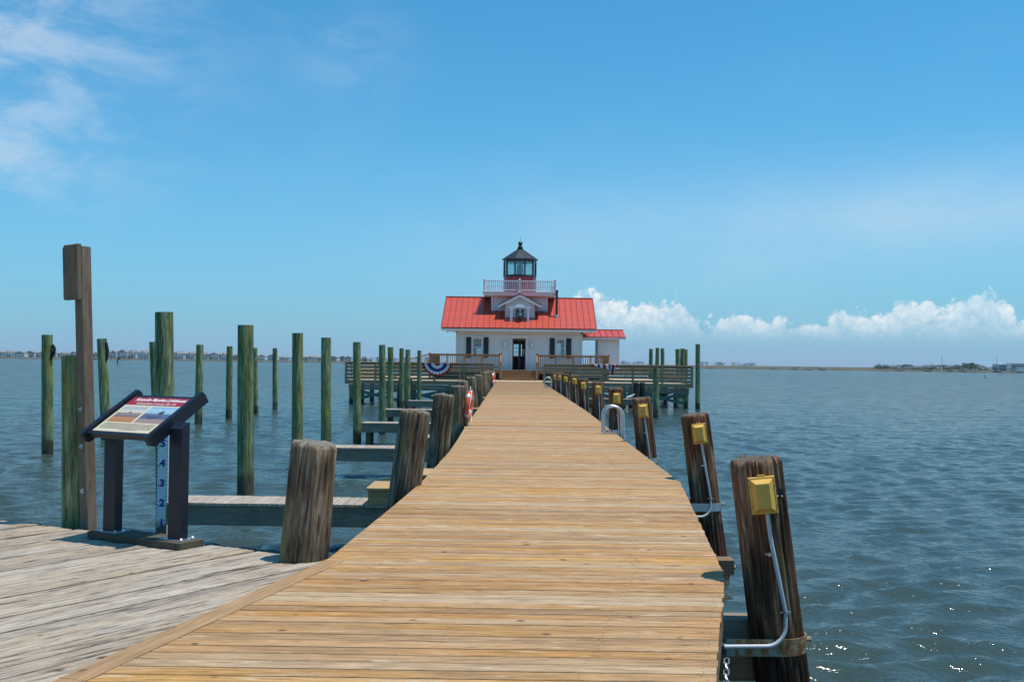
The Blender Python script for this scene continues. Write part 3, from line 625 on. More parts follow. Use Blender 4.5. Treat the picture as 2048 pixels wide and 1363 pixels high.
for sx in (-.345,.405):
    pm=bm@T(sx,0,0)
    prof=MB(); hf=1.86-1.235+.02; 
    # post with its top cut to the slope of the panel
    for_y=[(-.045,.045)]; tz0=lambda yy:.93+math.tan(tilt)*(yy)
    vs=[(x,yy,zz) for x in(-.068,.068) for yy in(-.04,.04) for zz in(.024,tz0(yy))]
    prof.add(vs,[(0,1,3,2),(4,6,7,5),(0,4,5,1),(2,3,7,6),(0,2,6,4),(1,5,7,3)]); pst=prof.build('post',signblk,sign,pm)
    q=MB(); q.box((0,0,.023),(.24,.16,.009)); fl=q.build('foot_plate',steel,pst,pm)
    for bx in(-.10,.10):
        for by in(-.06,.06): MB().lathe([(.011,.028),(.011,.037),(.005,.042)],6,(bx,by,0)).build('bolt',steel,pst,pm)
q=MB(); q.box((PWd/2,PD/2,-.02),(PWd+.06,PD+.05,.03)); q.build('backing_plate',signblk,sign,S)
for sx,nm in ((-.045,'side_rail'),(PWd+.045,'side_rail')):
    q=MB(); q.prism([(-.085,-.055),(-.05,-.085),(PD+.10,-.085),(PD+.10,-.02),(PD+.085,.022),(-.085,.022)],-.022,.022,Matrix(((0,0,1,0),(1,0,0,0),(0,1,0,0),(0,0,0,1)))); q.build(nm,signblk,sign,S@T(sx,0,0))
for vy,hgt in ((-.022,.045),(PD+.02,.04)):
    q=MB(); q.box((PWd/2,vy,-.022),(PWd+.045,.034,hgt)); q.build('cross_rail',signblk,sign,S)
q=MB(); q.box((PWd/2,PD/2,-.001),(PWd,PD,.004)); panel=q.build('print_panel',cream,sign,S)
q=MB(); q.box((PWd/2,PD*.885,.0016),(PWd,PD*.23,.0015)); q.build('title_band',maroon,panel,S)
def text(s_,size,mat,parent,M,name,bold=0.,shear=0.,align='CENTER',wide=1.):
    c=bpy.data.curves.new(name,'FONT'); c.body=s_; c.size=size; c.align_x=align; c.align_y='CENTER'; c.offset=bold; c.shear=shear; c.extrude=.0003; c.resolution_u=3; c.space_character=wide
    o=bpy.data.objects.new(name+'_curve',c); COL.objects.link(o); dg=bpy.context.evaluated_depsgraph_get(); me=bpy.data.meshes.new_from_object(o.evaluated_get(dg))
    bpy.data.objects.remove(o); me.materials.clear(); me.materials.append(mat); return link(name,me,parent,M)
text('Roanoke Marshes Lighthouse',.060,inkw,panel,S@T(PWd*.525,PD*.925,.0028)@Matrix.Scale(.82,4,(1,0,0)),'title_text',.0012,.28)
text('Celebrating Manteo\'s Centennial, 1899 - 1999',.030,inkw,panel,S@T(PWd*.51,PD*.815,.0028)@Matrix.Scale(.82,4,(1,0,0)),'subtitle_text',.0002,.25)
phA=printmat('print_sunset_marsh',[(.0,(.40,.17,.07)),(.28,(.48,.22,.10)),(.31,(.17,.13,.13)),(.52,(.26,.22,.22)),(.55,(.15,.12,.11)),(.58,(.62,.50,.36)),(.72,(.55,.52,.47)),(.85,(.32,.38,.44)),(1.,(.60,.50,.42))],.10)
phB=printmat('print_blue_marsh',[(.0,(.33,.23,.20)),(.24,(.30,.22,.20)),(.28,(.09,.11,.17)),(.52,(.10,.13,.22)),(.55,(.16,.15,.19)),(.60,(.24,.44,.52)),(.8,(.33,.50,.60)),(1.,(.20,.36,.55))],.08)
for x0_,x1_,mm in ((.03,PWd*.475,phA),(PWd*.52,PWd-.015,phB)):
    q=MB(); q.box((0,.5,0),(x1_-x0_,1,.0015)); ph=q.build('picture',mm,panel,S@T((x0_+x1_)/2,PD*.27,.0016)@Matrix.Scale(PD*.465,4,(0,1,0)))
    q=MB()
    hx=(x0_+x1_)/2+(.0 if mm is phA else .03); hy=PD*.27+PD*.465*.55; sz=.022 if mm is phA else .05
    q.box((hx,hy+sz*.2,.0030),(sz,sz*.4,.0008)); q.add([(hx-sz*.7,hy+sz*.4,.0032),(hx+sz*.7,hy+sz*.4,.0032),(hx+sz*.3,hy+sz*.75,.0032),(hx-sz*.3,hy+sz*.75,.0032)],[(0,1,2,3)]); q.box((hx,hy+sz*.95,.0030),(sz*.2,sz*.5,.0008)); q.build('printed_house',inkd,panel,S)
    if mm is phB:
        q=MB()
        for _ in range(26):
            xx=hx-.05+random.gauss(0,.035); yy=PD*.27+PD*.465*(.33+random.uniform(-.09,.12)); aa=random.uniform(-.6,.9); l_=random.uniform(.01,.03)
            q.bar((xx,yy,.003),(xx+l_*math.cos(aa),yy+l_*math.sin(aa),.003),.0025,.0008)
        q.build('printed_debris',inkd,panel,S)
q=MB()
for ln in range(7):
    y_=PD*(.225-.028*ln); x_=.035+(.0 if ln else .005); end=PWd-.04 if ln<6 else PWd*.72
    if ln==6: x_=PWd*.42
    while x_<end:
        l_=random.uniform(.012,.034); q.box((x_+l_/2,y_,.0018),(min(l_,end-x_),.0048,.0006)); x_+=l_+.006
q.build('body_text',inkd,panel,S)

# ------------------------------------------------------------------ tall square post with short board, bolted to a pile stub
tag(pile((-4.00,9.19,0),(-4.085,9.19,2.715),.145,pileg,'cut-off round green pile beside the tall square post','pile'),'cut-off round green pile bolted to the tall square post','pile')
tp=thing('tall_post','tall grey square timber post with a short board nailed at its top','post',(-3.90,9.02,1.2))
ra=R(-28); ux2=Vector((math.cos(ra),math.sin(ra),0)); uy2=Vector((-ux2.y,ux2.x,0))
P0=Vector((-3.850,9.03,.6)); P1=Vector((-3.985,9.03,3.70))
board('timber',P0,P1,.108,.108,postw,tp,up=uy2,ch=.008)
ax=(P1-P0).normalized()
bc=P0+ax*2.87-ux2*.055-uy2*.005
M_,L_=frame(bc-ax*.25,bc+ax*.25,up=-uy2)
q=slab([(-.25,-.10),(.25,-.10),(.25,.075),(.22,.10),(-.24,.10),(-.25,.09)],.05,.008)
q.v=[(x,y,z_+.025) for x,y,z_ in q.v]; q.build('nailed_board',postw,tp,T(*(-uy2*.065))@M_)
for zz in (2.23,1.90,1.50):
    f=(zz-.6)/(3.1); pp=P0+(P1-P0)*f-uy2*.055+ux2*.008; q=MB(); q.cyl(pp,pp-uy2*.006,.024,n=16); q.cyl(pp,pp-uy2*.024,.013,n=6); q.build('bolt',steel,tp)

# ------------------------------------------------------------------ depth gauge
gx,gy=-5.495,15.44
dg_=thing('depth_gauge','pale blue depth gauge board with dark blue numbers in the water','gauge',(gx,gy,0))
q=MB(); q.box((0,0,.72),(.165,.03,2.0)); gb=q.build('gauge_board',gaugem,dg_,T(gx,gy,0))
q=MB(); q.box((.0865,-.004,.75),(.008,.026,1.94)); q.build('edge_strip',white,gb,T(gx,gy,0))
q=MB(); k_=0; zz=-.1
while zz<1.68:
    q.box((-.079,-.0165,zz),(.012,.002,.03)); L_=.05 if k_%5==0 else .022; q.box((.078-L_/2,-.0165,zz),(L_,.002,.006)); zz+=.061; k_+=1
q.build('tick_marks',blueink,gb,T(gx,gy,0))
for d in range(1,6):
    text(str(d),.150,blueink,gb,T(gx+.004,gy-.0165,.165+.3048*(d-1))@Matrix.Rotation(PI/2,4,'X'),'number',.008)
    text(str(d),.06,blueink,gb,T(gx-.055,gy-.0165,.125+.3048*(d-1))@Matrix.Rotation(PI/2,4,'X'),'small_number',.001)

# ------------------------------------------------------------------ platform round the lighthouse
PX0,PX1,PY0,PY1,PZ=-10.7,10.6,61.7,80.,1.53
pf=thing('platform','broad brown timber platform with slatted rails standing on green piles','platform',(0,70,0))
q=MB(); y=PY0+.07
while y<PY1: q.box(((PX0+PX1)/2,y,PZ-.02),(PX1-PX0,.136,.04)); y+=.142
o=q.build('deck_planks',platdeck,pf); o['kind']='stuff'
board('fascia',(PX0-.02,PY0-.02,PZ-.135),(PX1+.02,PY0-.02,PZ-.135),.04,.24,platw,pf)
for x in (PX0-.02,PX1+.02): board('fascia',(x,PY0,PZ-.135),(x,PY1,PZ-.135),.04,.24,platw,pf)
for dzz in (.36,.53): board('beam',(PX0+.15,PY0+.06+(.0 if dzz<.5 else .05),PZ-dzz),(PX1-.15,PY0+.06+(.0 if dzz<.5 else .05),PZ-dzz),.09,.155,beamw,pf)
def rail(xa,ya,xb,yb,n):
    a=Vector((xa,ya,0)); b=Vector((xb,yb,0)); d=(b-a).normalized(); nr=Vector((d.y,-d.x,0))
    for k_ in range(n+1):
        p=a+(b-a)*k_/n; board('rail_post',(p.x+nr.x*.045,p.y+nr.y*.045,PZ-.24),(p.x+nr.x*.045,p.y+nr.y*.045,PZ+1.06),.13,.085,platw,pf,up=nr)
    for k_ in range(n):
        p,s_=a+(b-a)*k_/n,a+(b-a)*(k_+1)/n
        for zz in (.12,.345,.57,.795,1.005): board('rail_slat',(p.x-nr.x*.03,p.y-nr.y*.03,PZ+zz),(s_.x-nr.x*.03,s_.y-nr.y*.03,PZ+zz),.036,.138,platw,pf)
    board('rail_cap',(a.x+nr.x*.02,a.y+nr.y*.02,PZ+1.085),(b.x+nr.x*.02,b.y+nr.y*.02,PZ+1.085),.16,.04,platw,pf)
rail(PX0,PY0,-1.62,PY0,5); rail(1.52,PY0,PX1,PY0,5)
rail(PX0,PY1,PX0,PY0,9); rail(PX1,PY0,PX1,PY1,9)
rail(PX1,PY1,PX0,PY1,10)
for ix,x in enumerate(np.linspace(PX0+.3,PX1-.3,8)):
    for iy,y in enumerate((PY0+.3,66.,70.5,75.,79.6)):
        if iy<3 or ix in(0,7): MB().lathe([(.165,-1),(.155,PZ-.3)],16,(x,y,0)).build('support_pile',pileg,pf,smooth=True)
xs_=np.linspace(PX0+.3,PX1-.3,8)
for k_ in range(7):
    if k_==3: continue
    board('cross_brace',(xs_[k_]+.1,PY0+.10,.30),(xs_[k_+1]-.1,PY0+.10,.92),.05,.19,bracew,pf); board('cross_brace',(xs_[k_]+.1,PY0+.16,.92),(xs_[k_+1]-.1,PY0+.16,.30),.05,.19,bracew,pf)
    if k_ in(0,6,2,4):
        board('cross_brace',(xs_[k_]+.1,66.2,.30),(xs_[k_+1]-.1,66.2,.92),.05,.19,bracew,pf)
# benches along the rails
for bi,(xa,xb,lab) in enumerate(((3.2,5.2,'low grey bench behind the right rail'),)):
    t=thing('bench',lab,'bench',((xa+xb)/2,62.6,PZ)); board('seat',(xa,62.55,PZ+.45),(xb,62.55,PZ+.45),.4,.05,catw,t); board('backrest',(xa,62.8,PZ+.66),(xb,62.8,PZ+.66),.04,.3,catw,t,ch=.004)
    for x in(xa+.15,xb-.15): board('leg',(x,62.4,PZ),(x,62.4,PZ+.42),.09,.09,catw,t); board('leg',(x,62.8,PZ),(x,62.8,PZ+.6),.09,.09,catw,t)

# bunting
bt=thing('fan_bunting','red white and blue fan bunting hung open on the left platform rail','bunting',(-5.08,PY0-.12,1.8),'flag bunting on the platform rails')
bands=[(0,.20,flagr),(.20,.42,flagw),(.42,.66,flagb),(.66,.86,flagw),(.86,1.,flagr)]
for r0_,r1_,mm in bands:
    q=MB(); NN=48; rows=[]
    for rr in np.linspace(r0_,r1_,4):
        row=[]
        for k_ in range(NN+1):
            a=PI*k_/NN; zig=.035*rr*(1 if k_%4 in(1,2) else -1)*(.4+rr); sag=1-.10*abs(math.cos(a))*rr
            row.append((.92*rr*math.cos(a),zig-.02,-.80*rr*math.sin(a)*sag))
        rows.append(row)
    n1_=NN+1; vs=[v for r_ in rows for v in r_]; fs=[(k_*n1_+i,k_*n1_+i+1,(k_+1)*n1_+i+1,(k_+1)*n1_+i) for k_ in range(3) for i in range(NN)]
    q.add(vs,fs); o=q.build('pleated_band',mm,bt,T(-5.08,PY0-.12,PZ+1.075)); md=o.modifiers.new('thick','SOLIDIFY'); md.thickness=.004
b2=thing('tangled_bunting','red white and blue bunting bunched up over the right platform rail','bunting',(5.2,PY0-.1,2.2),'flag bunting on the platform rails')
segs=[(4.3,4.55,flagr,.10),(4.55,4.72,flagw,.14),(4.72,4.86,flagb,.17),(4.86,5.05,flagw,.2),(5.05,5.25,flagr,.24),(5.25,5.42,flagw,.34),(5.42,5.56,flagb,.5),(5.56,5.70,flagw,.58),(5.70,5.86,flagr,.62),(5.86,5.95,flagw,.36),(5.95,6.08,flagr,.16)]
for xa,xb,mm,drop in segs:
    q=MB(); rows=[]; nxt=drop*random.uniform(.85,1.1)
    for zi in range(9):
        f=zi/8; row=[]
        for k_ in range(7):
            xx=xa+(xb-xa)*k_/6; sh_=(-.10*f if xx>5.6 else .10*f); th=(f-.25)*1.6
            yy=-.10-.02*math.sin(k_*2.1+zi*.6) if f>.25 else -.10+.14*(1-f/.25); zz=.02-(drop*max(f-.25,0)/.75)+(.03*math.sin(k_*1.7+xa*9))
            row.append((xx+sh_,yy,zz))
        rows.append(row)
    vs=[v for r_ in rows for v in r_]; q.add(vs,[(a*7+i,a*7+i+1,(a+1)*7+i+1,(a+1)*7+i) for a in range(8) for i in range(6)])
    o=q.build('cloth_fold',mm,b2,T(0,PY0,PZ+1.11),smooth=True); md=o.modifiers.new('thick','SOLIDIFY'); md.thickness=.004

# ------------------------------------------------------------------ lighthouse cottage
HX,HY=-.07,72.5; FL=2.20; WX0,WX1=-4.43,4.31; WY0,WY1=69.,76.; EZ=4.98
lh=thing('lighthouse','white cottage lighthouse with red metal roof and black lantern on top','lighthouse',(HX,HY,PZ))
def wall_cells(a0,a1,z0,z1,ops):
    """rectangles left over when the openings are cut out"""
    xs_=sorted({a0,a1,*[o[0] for o in ops],*[o[1] for o in ops]}); out=[]
    for xa,xb in zip(xs_,xs_[1:]):
        cuts=sorted([(o[2],o[3]) for o in ops if o[0]<=xa+1e-6 and o[1]>=xb-1e-6]); z=z0
        for c0,c1 in cuts:
            if c0>z+1e-4: out.append((xa,xb,z,c0))
            z=max(z,c1)
        if z<z1-1e-4: out.append((xa,xb,z,z1))
    return out
def siding(name,a0,a1,z0,z1,ops,fixed,axis,sgn,parent,exp=.16):
    """lap boards: one sloping course after another, cut at the openings; axis 'x' runs along X at y=fixed"""
    m=MB(); z=z0
    while z<z1-1e-4:
        zt=min(z+exp,z1)
        spans=[(a0,a1)]
        for o in ops:
            if o[2]<zt-.01 and o[3]>z+.01:
                ns=[]
                for s0,s1 in spans:
                    if o[1]<=s0 or o[0]>=s1: ns.append((s0,s1)); continue
                    if o[0]>s0: ns.append((s0,o[0]))
                    if o[1]<s1: ns.append((o[1],s1))
                spans=ns
        for s0,s1 in spans:
            pr=[(0,z),(.026,z),(.008,zt),(0,zt)]
            rg=[[((s_,fixed+sgn*d,zz) if axis=='x' else (fixed+sgn*d,s_,zz)) for d,zz in pr] for s_ in (s0,s1)]
            m.ring(rg)
        z+=exp
    return m.build(name,whitesh,parent)
WZ0,WZ1=3.05,4.36
ops=[(-.51,.39,FL,4.36),(-3.25,-2.63,WZ0,WZ1),(2.51,3.07,WZ0,WZ1)]
q=MB()
for xa,xb,za,zb in wall_cells(WX0,WX1,FL-.1,EZ,ops): q.box(((xa+xb)/2,WY0+.09,(za+zb)/2),(xb-xa,.12,zb-za))
fw=q.build('front_wall',whitesh,lh)
siding('lap_siding',WX0+.12,WX1-.12,FL,EZ-.28,[(-.72,.60,FL,4.62),(-3.36,-2.52,2.96,4.50),(2.40,3.18,2.96,4.50)],WY0+.03,'x',-1,fw)
for x in (WX0+.06,WX1-.06): board('corner_board',(x,WY0+.005,FL-.1),(x,WY0+.005,EZ),.12,.05,white,fw,up=(0,1,0))
board('frieze_board',(WX0,WY0+.005,EZ-.14),(WX1,WY0+.005,EZ-.14),.05,.28,white,fw)
def trimset(x0,x1,z0,z1,par,tw=.1,sill=True):
    for x in (x0-tw/2,x1+tw/2): board('casing',(x,WY0-.005,z0),(x,WY0-.005,z1+.0),tw,.05,white,par,up=(0,1,0))
    board('head_casing',(x0-tw-.02,WY0-.008,z1+.07),(x1+tw+.02,WY0-.008,z1+.07),.06,.14,white,par)
    if sill: board('sill',(x0-tw-.03,WY0-.03,z0-.04),(x1+tw+.03,WY0-.03,z0-.04),.12,.07,white,par)
for (x0_,x1_) in ((-3.25,-2.63),(2.51,3.07)):
    wn=link('window',None,lh,T((x0_+x1_)/2,WY0,WZ0)); cx=(x0_+x1_)/2
    trimset(x0_,x1_,WZ0,WZ1,wn)
    mid=(WZ0+WZ1)/2
    for (za,zb,yy) in ((mid,WZ1,WY0+.04),(WZ0,mid+.04,WY0+.085)):
        for x in (x0_+.025,x1_-.025): board('sash_stile',(x,yy,za),(x,yy,zb),.05,.035,white,wn,up=(0,1,0))
        for zz in (za+.025,zb-.025): board('sash_rail',(x0_+.05,yy,zz),(x1_-.05,yy,zz),.035,.05,white,wn)
        for f in (1/3,2/3): x=x0_+(x1_-x0_)*f; board('muntin',(x,yy,za+.05),(x,yy,zb-.05),.018,.025,white,wn,up=(0,1,0))
        board('muntin',(x0_+.05,yy+.001,(za+zb)/2),(x1_-.05,yy+.001,(za+zb)/2),.022,.018,white,wn)
        q=MB(); q.box((cx,yy+.005,(za+zb)/2),(x1_-x0_-.06,.004,zb-za-.06)); q.build('pane',glass,wn)
    for s_ in(-1,1):
        xs0=(x0_-.12-.17) if s_<0 else (x1_+.12+.17)
        sh_=link('shutter',None,lh,T(xs0,WY0,WZ0)); W[sh_.name]=T(xs0,WY0,WZ0)
        for dx in(-.15,.15): board('stile',(xs0+dx,WY0-.045,WZ0-.02),(xs0+dx,WY0-.045,WZ1+.06),.05,.04,shutter,sh_,up=(0,1,0))
        for zz in (WZ0,mid,WZ1+.035): board('shutter_rail',(xs0-.13,WY0-.045,zz),(xs0+.13,WY0-.045,zz),.038,.05,shutter,sh_)
        zz=WZ0+.05
        sl=MB()
        while zz<WZ1: sl.bar((xs0-.128,WY0-.04,zz),(xs0+.128,WY0-.04,zz),.042,.009,up=(0,.7,.7)); zz+=.045
        sl.build('louvres',shutter,sh_)
# door opening: casing, dark frame, open leaf
dr=link('door',None,lh,T(-.06,WY0,FL))
for x in (-.60,.48): board('casing',(x,WY0-.006,FL),(x,WY0-.006,4.36),.17,.055,white,dr,up=(0,1,0))
board('head_casing',(-.72,WY0-.010,4.49),(.60,WY0-.010,4.49),.065,.24,white,dr)
for x in (-.485,.365): board('jamb',(x,WY0+.09,FL),(x,WY0+.09,4.33),.05,.14,darkwood,dr,up=(0,1,0))
board('transom_bar',(-.46,WY0+.09,4.27),(.34,WY0+.09,4.27),.14,.12,darkwood,dr)
leaf=dr
lx0,ly0=.335,WY0+.16
ld=Vector((-.18,.84,0)).normalized()
for f in (0.06,.78): p=Vector((lx0,ly0,0))+ld*f; board('stile',(p.x,p.y,FL+.02),(p.x,p.y,4.2),.11,.04,darkwood,leaf,up=(ld.y,-ld.x,0))
for zz,hh in ((FL+.22,.4),(3.25,.14),(4.12,.14)): board('leaf_rail',Vector((lx0,ly0,zz))+ld*.11,Vector((lx0,ly0,zz))+ld*.73,.038,hh,darkwood,leaf)
q=MB(); M_,L_=frame(Vector((lx0,ly0,3.7))+ld*.11,Vector((lx0,ly0,3.7))+ld*.73); q.box((0,0,0),(L_,.006,.8),M_); q.build('pane',glass,leaf)
post_=board('stile',(-.06,WY0+.6,FL),(-.02,WY0+.6,4.25),.15,.05,darkwood,leaf,up=(0,1,0))
# other walls, floor, ceiling; back wall has openings that let the sky show through the house
bops=[(-.48,-.05,3.2,4.1),(.08,.30,3.2,4.1),(-3.3,-2.5,3.05,3.75),(2.45,3.1,3.05,4.2)]
q=MB()
for xa,xb,za,zb in wall_cells(WX0,WX1,FL-.1,EZ,bops): q.box(((xa+xb)/2,WY1-.09,(za+zb)/2),(xb-xa,.12,zb-za))
bw=q.build('back_wall',brownin,lh)
siding('lap_siding',WX0+.12,WX1-.12,FL,EZ,bops,WY1-.03,'x',1,bw)
for x0_,x1_,za,zb in bops:
    for f in (1/3,2/3): zz=za+(zb-za)*f; board('muntin',(x0_,WY1-.09,zz),(x1_,WY1-.09,zz),.03,.025,darkwood,bw)
    x=(x0_+x1_)/2; board('muntin',(x,WY1-.085,za),(x,WY1-.085,zb),.025,.025,darkwood,bw,up=(0,1,0))
    q=MB(); q.box((x,WY1-.07,(za+zb)/2),(x1_-x0_,.004,zb-za)); q.build('pane',glass,bw)
for x,s_ in ((WX0,-1),(WX1,1)):
    q=MB(); q.prism([(WY0+.03,FL-.1),(WY1-.03,FL-.1),(WY1-.03,EZ),(HY,7.15),(WY0+.03,EZ)],-.06,.06,Matrix(((0,0,1,0),(1,0,0,0),(0,1,0,0),(0,0,0,1)))); sw=q.build('side_wall',brownin,lh,T(x-s_*.10,0,0))
    siding('lap_siding',WY0+.05,WY1-.05,FL,EZ,[],x-s_*.04,'y',s_,sw)
q=MB(); q.box(((WX0+WX1)/2,(WY0+WY1)/2,FL-.08),(WX1-WX0-.02,WY1-WY0-.02,.1)); q.build('floor',brownin,lh)
q=MB(); q.box(((WX0+WX1)/2,(WY0+WY1)/2,EZ-.12),(WX1-WX0-.25,WY1-WY0-.25,.06)); q.build('ceiling',brownin,lh)
# roof
RX0,RX1=-5.39,5.21; EY=68.2; EZR=5.06; RY=72.5; RZ=7.40
sl=Vector((0,RY-EY,RZ-EZR)); SLn=sl.length; sd_=sl.normalized(); rn=Vector((0,-sd_.z,sd_.y))
NP=26; pw=(RX1-RX0)/NP
pm_=MB(); pm_.box((0,0,0),(pw-.006,SLn,.03)); pm_.cur=1; pm_.box((-pw/2+.014,0,.03),(.026,SLn,.05)); pmesh=pm_.mesh('roof_panel',[redroof,redtrim_seamshade])  # ribs coloured darker than the panels to paint in the seam shadow lines
roof=link('roof',None,lh,T(HX,RY,RZ))
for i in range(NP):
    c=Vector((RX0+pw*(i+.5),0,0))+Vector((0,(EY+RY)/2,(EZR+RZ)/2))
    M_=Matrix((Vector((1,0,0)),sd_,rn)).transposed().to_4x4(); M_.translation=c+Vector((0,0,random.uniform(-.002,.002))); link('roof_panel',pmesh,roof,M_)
sdb=Vector((0,sd_.y,-sd_.z)); rnb=Vector((0,sd_.z,sd_.y))
q=MB(); M_=Matrix((Vector((1,0,0)),sdb,rnb)).transposed().to_4x4(); M_.translation=((RX0+RX1)/2,2*RY-(EY+RY)/2,(EZR+RZ)/2); q.box((0,0,0),(RX1-RX0,SLn,.03),M_)
for i in range(NP): q.box((RX0-(RX0+RX1)/2+pw*i,0,.035),(.022,SLn,.045),M_)
q.build('rear_slope',redroof,roof)
q=MB(); q.box(((RX0+RX1)/2,RY,RZ+.025),(RX1-RX0+.02,.22,.05)); q.build('ridge_cap',redroof,roof)
board('drip_edge',(RX0-.01,EY-.01,EZR-.03),(RX1+.01,EY-.01,EZR-.03),.03,.09,redtrim_seamshade,roof)
board('fascia',(RX0+.02,EY+.03,EZR-.15),(RX1-.02,EY+.03,EZR-.15),.04,.17,white,roof)
q=MB(); q.box(((RX0+RX1)/2,(EY+WY0)/2+.03,EZR-.20),(RX1-RX0-.1,WY0-EY-.02,.03)); q.build('soffit',white,roof)
for x in (RX0+.0,RX1-.0):
    for sgn,d_ in ((1,sd_),(-1,sdb)):
        a=Vector((x,EY,EZR-.07)) if sgn>0 else Vector((x,RY,RZ-.07)); board('rake_board',a,a+d_*SLn,.05,.17,white,roof); board('rake_trim',a+Vector((0,0,.07)),a+d_*SLn+Vector((0,0,.07)),.07,.06,redtrim_seamshade,roof)
for x in (-5.0,-4.55,4.4,4.85):
    board('eave_bracket',(x,EY+.1,EZR-.26),(x,WY0+.05,EZR-.26),.09,.14,white,roof)
for xc in (-3.28,3.20):
    sp_=link('eave_light',None,lh,T(xc,68.75,4.8))
    for dx in(-.13,.13): MB().box((xc+dx,68.72,4.76),(.10,.12,.17)).build('lamp_head',white,sp_)
    MB().box((xc,68.80,4.86),(.34,.10,.06)).build('mounting_bar',white,sp_)
for xc in (-1.03,.83):
    s_=link('wall_lamp',None,lh,T(xc,WY0,3.95)); MB().prism([(-.115,0),(-.115,-.10),(-.07,-.17),(.07,-.17),(.115,-.10),(.115,0)],3.72,4.14).build('lamp_shade',white,s_,T(xc,WY0-.0,0)); MB().box((xc,WY0-.06,4.155),(.18,.12,.025)).build('lamp_cap',steel,s_); MB().box((xc,WY0-.06,3.705),(.16,.10,.025)).build('lamp_base',steel,s_)
# tower box, gallery
TB=1.975
q=MB(); q.box((HX,HY,6.43),(2*TB-.1,2*TB-.1,1.9)); tw=q.build('tower_base',white,lh)
for sgn in(-1,1):
    siding('lap_siding',HX-TB+.1,HX+TB-.1,5.5,7.36,[],HY+sgn*(TB-.05),'x',sgn,tw); siding('lap_siding',HY-TB+.1,HY+TB-.1,5.5,7.36,[],HX+sgn*(TB-.05),'y',sgn,tw)
    for s2 in(-1,1): board('corner_board',(HX+sgn*(TB-.04),HY+s2*(TB-.04),5.5),(HX+sgn*(TB-.04),HY+s2*(TB-.04),7.38),.13,.13,white,tw,up=(0,1,0))
GA=link('gallery',None,lh,T(HX,HY,7.37)); GH=2.58
for z0_,z1_,r_ in ((7.36,7.42,GH-.16),(7.42,7.60,GH-.06),(7.60,7.66,GH+.02)): MB().box((HX,HY,(z0_+z1_)/2),(2*r_,2*r_,z1_-z0_-.001)).build('cornice',white,GA)
GR=GH-.10
for sx in(-1,0,1):
    for sy in(-1,0,1):
        if sx or sy:
            x,y=HX+sx*GR,HY+sy*GR; pw_=.13
            q=MB(); q.box((x,y,8.08),(pw_,pw_,.84)); q.box((x,y,8.52),(pw_+.05,pw_+.05,.05)); q.add([(x-.08,y-.08,8.545),(x+.08,y-.08,8.545),(x+.08,y+.08,8.545),(x-.08,y+.08,8.545),(x,y,8.60)],[(0,1,4),(1,2,4),(2,3,4),(3,0,4)]); q.build('rail_post',white,GA)
for sx,sy in ((1,0),(-1,0),(0,1),(0,-1)):
    for h in(-1,1):
        a=Vector((HX+sx*GR,HY+sy*GR,0)); d=Vector((-sy,sx,0))*h
        for zz,hh in ((7.78,.06),(8.42,.07)): board('rail_bar',a+d*.07+Vector((0,0,zz)),a+d*(GR-.07)+Vector((0,0,zz)),.06,hh,white,GA)
        n=int((GR-.2)/.125)
        for k_ in range(n):
            p=a+d*(.13+(GR-.26)*k_/(n-1)); board('baluster',(p.x,p.y,7.81),(p.x,p.y,8.385),.05,.05,white,GA,up=(0,1,0),ch=.003)
# lantern room: ten sides, one face to the viewer
LN=link('lantern',None,lh,T(HX,HY,7.66)); a0=-PI/2+PI/10; NS=10
def vpt(r,k_): a=a0+2*PI*k_/NS; return HX+r*math.cos(a),HY+r*math.sin(a)
MB().lathe([(1.17,7.66),(1.17,8.88)],NS,(HX,HY,0),a0).build('lantern_wall',redlan,LN)
MB().lathe([(1.17,8.88),(1.21,8.88),(1.21,8.95),(1.17,9.02),(1.10,9.02)],NS,(HX,HY,0),a0).build('sill_ring',blackm,LN)
for k_ in range(NS):
    x,y=vpt(1.15,k_); MB().lathe([(.055,9.0),(.055,10.0)],8,(x,y,0)).build('mullion',blackm,LN)
    xa,ya=vpt(1.145,k_); xb,yb=vpt(1.145,(k_+1)%NS)
    q=MB(); M_,L_=frame((xa,ya,9.5),(xb,yb,9.5)); q.box((0,0,0),(L_-.11,.006,.97),M_); q.build('pane',glass,LN)
MB().lathe([(1.12,9.96),(1.19,9.96),(1.19,10.08),(1.22,10.14),(1.22,10.20),(1.0,10.20)],NS,(HX,HY,0),a0).build('cornice_ring',blackm,LN)
for k_ in range(NS):
    p=[(*vpt(1.31,k_),10.165),(*vpt(1.31,(k_+1)%NS),10.165),(*vpt(.14,(k_+1)%NS),10.95),(*vpt(.14,k_),10.95)]
    q=MB(); q.add(p+[(x,y,z_-.03) for x,y,z_ in p],[(0,1,2,3),(7,6,5,4),(0,4,5,1),(1,5,6,2),(2,6,7,3),(3,7,4,0)]); q.build('roof_panel',greyroof,LN)
    q=MB(); q.cyl((*vpt(1.31,k_),10.17),(*vpt(.14,k_),10.955),.018,n=6); q.build('roof_rib',blackm,LN)
MB().lathe([(.17,10.90),(.23,10.94),(.23,10.98),(.15,11.0),(.19,11.06),(.17,11.13),(.09,11.18),(.07,11.20),(.12,11.23),(.155,11.29),(.165,11.35),(.15,11.41),(.10,11.47),(.03,11.51),(.014,11.52),(.008,11.80),(.002,11.95)],20,(HX,HY,0)).build('finial',blackm,LN,smooth=True)
pr=[(.12,9.02),(.14,9.06)]
for k_ in range(15):
    f=k_/14; r_=.235-.10*max(0,(f-.55)/.45)**1.4-.05*max(0,(.15-f)/.15); z_=9.10+.74*f; pr+=[(r_,z_),(r_-.022,z_+.045)]
pr+=[(.10,9.89),(.04,9.92)]
MB().lathe(pr,24,(HX,HY,0)).build('lens',lensm,LN,smooth=35)
MB().lathe([(.03,9.02),(.03,9.8)],10,(HX,HY,0)).build('lamp_stem',bellm,LN); 
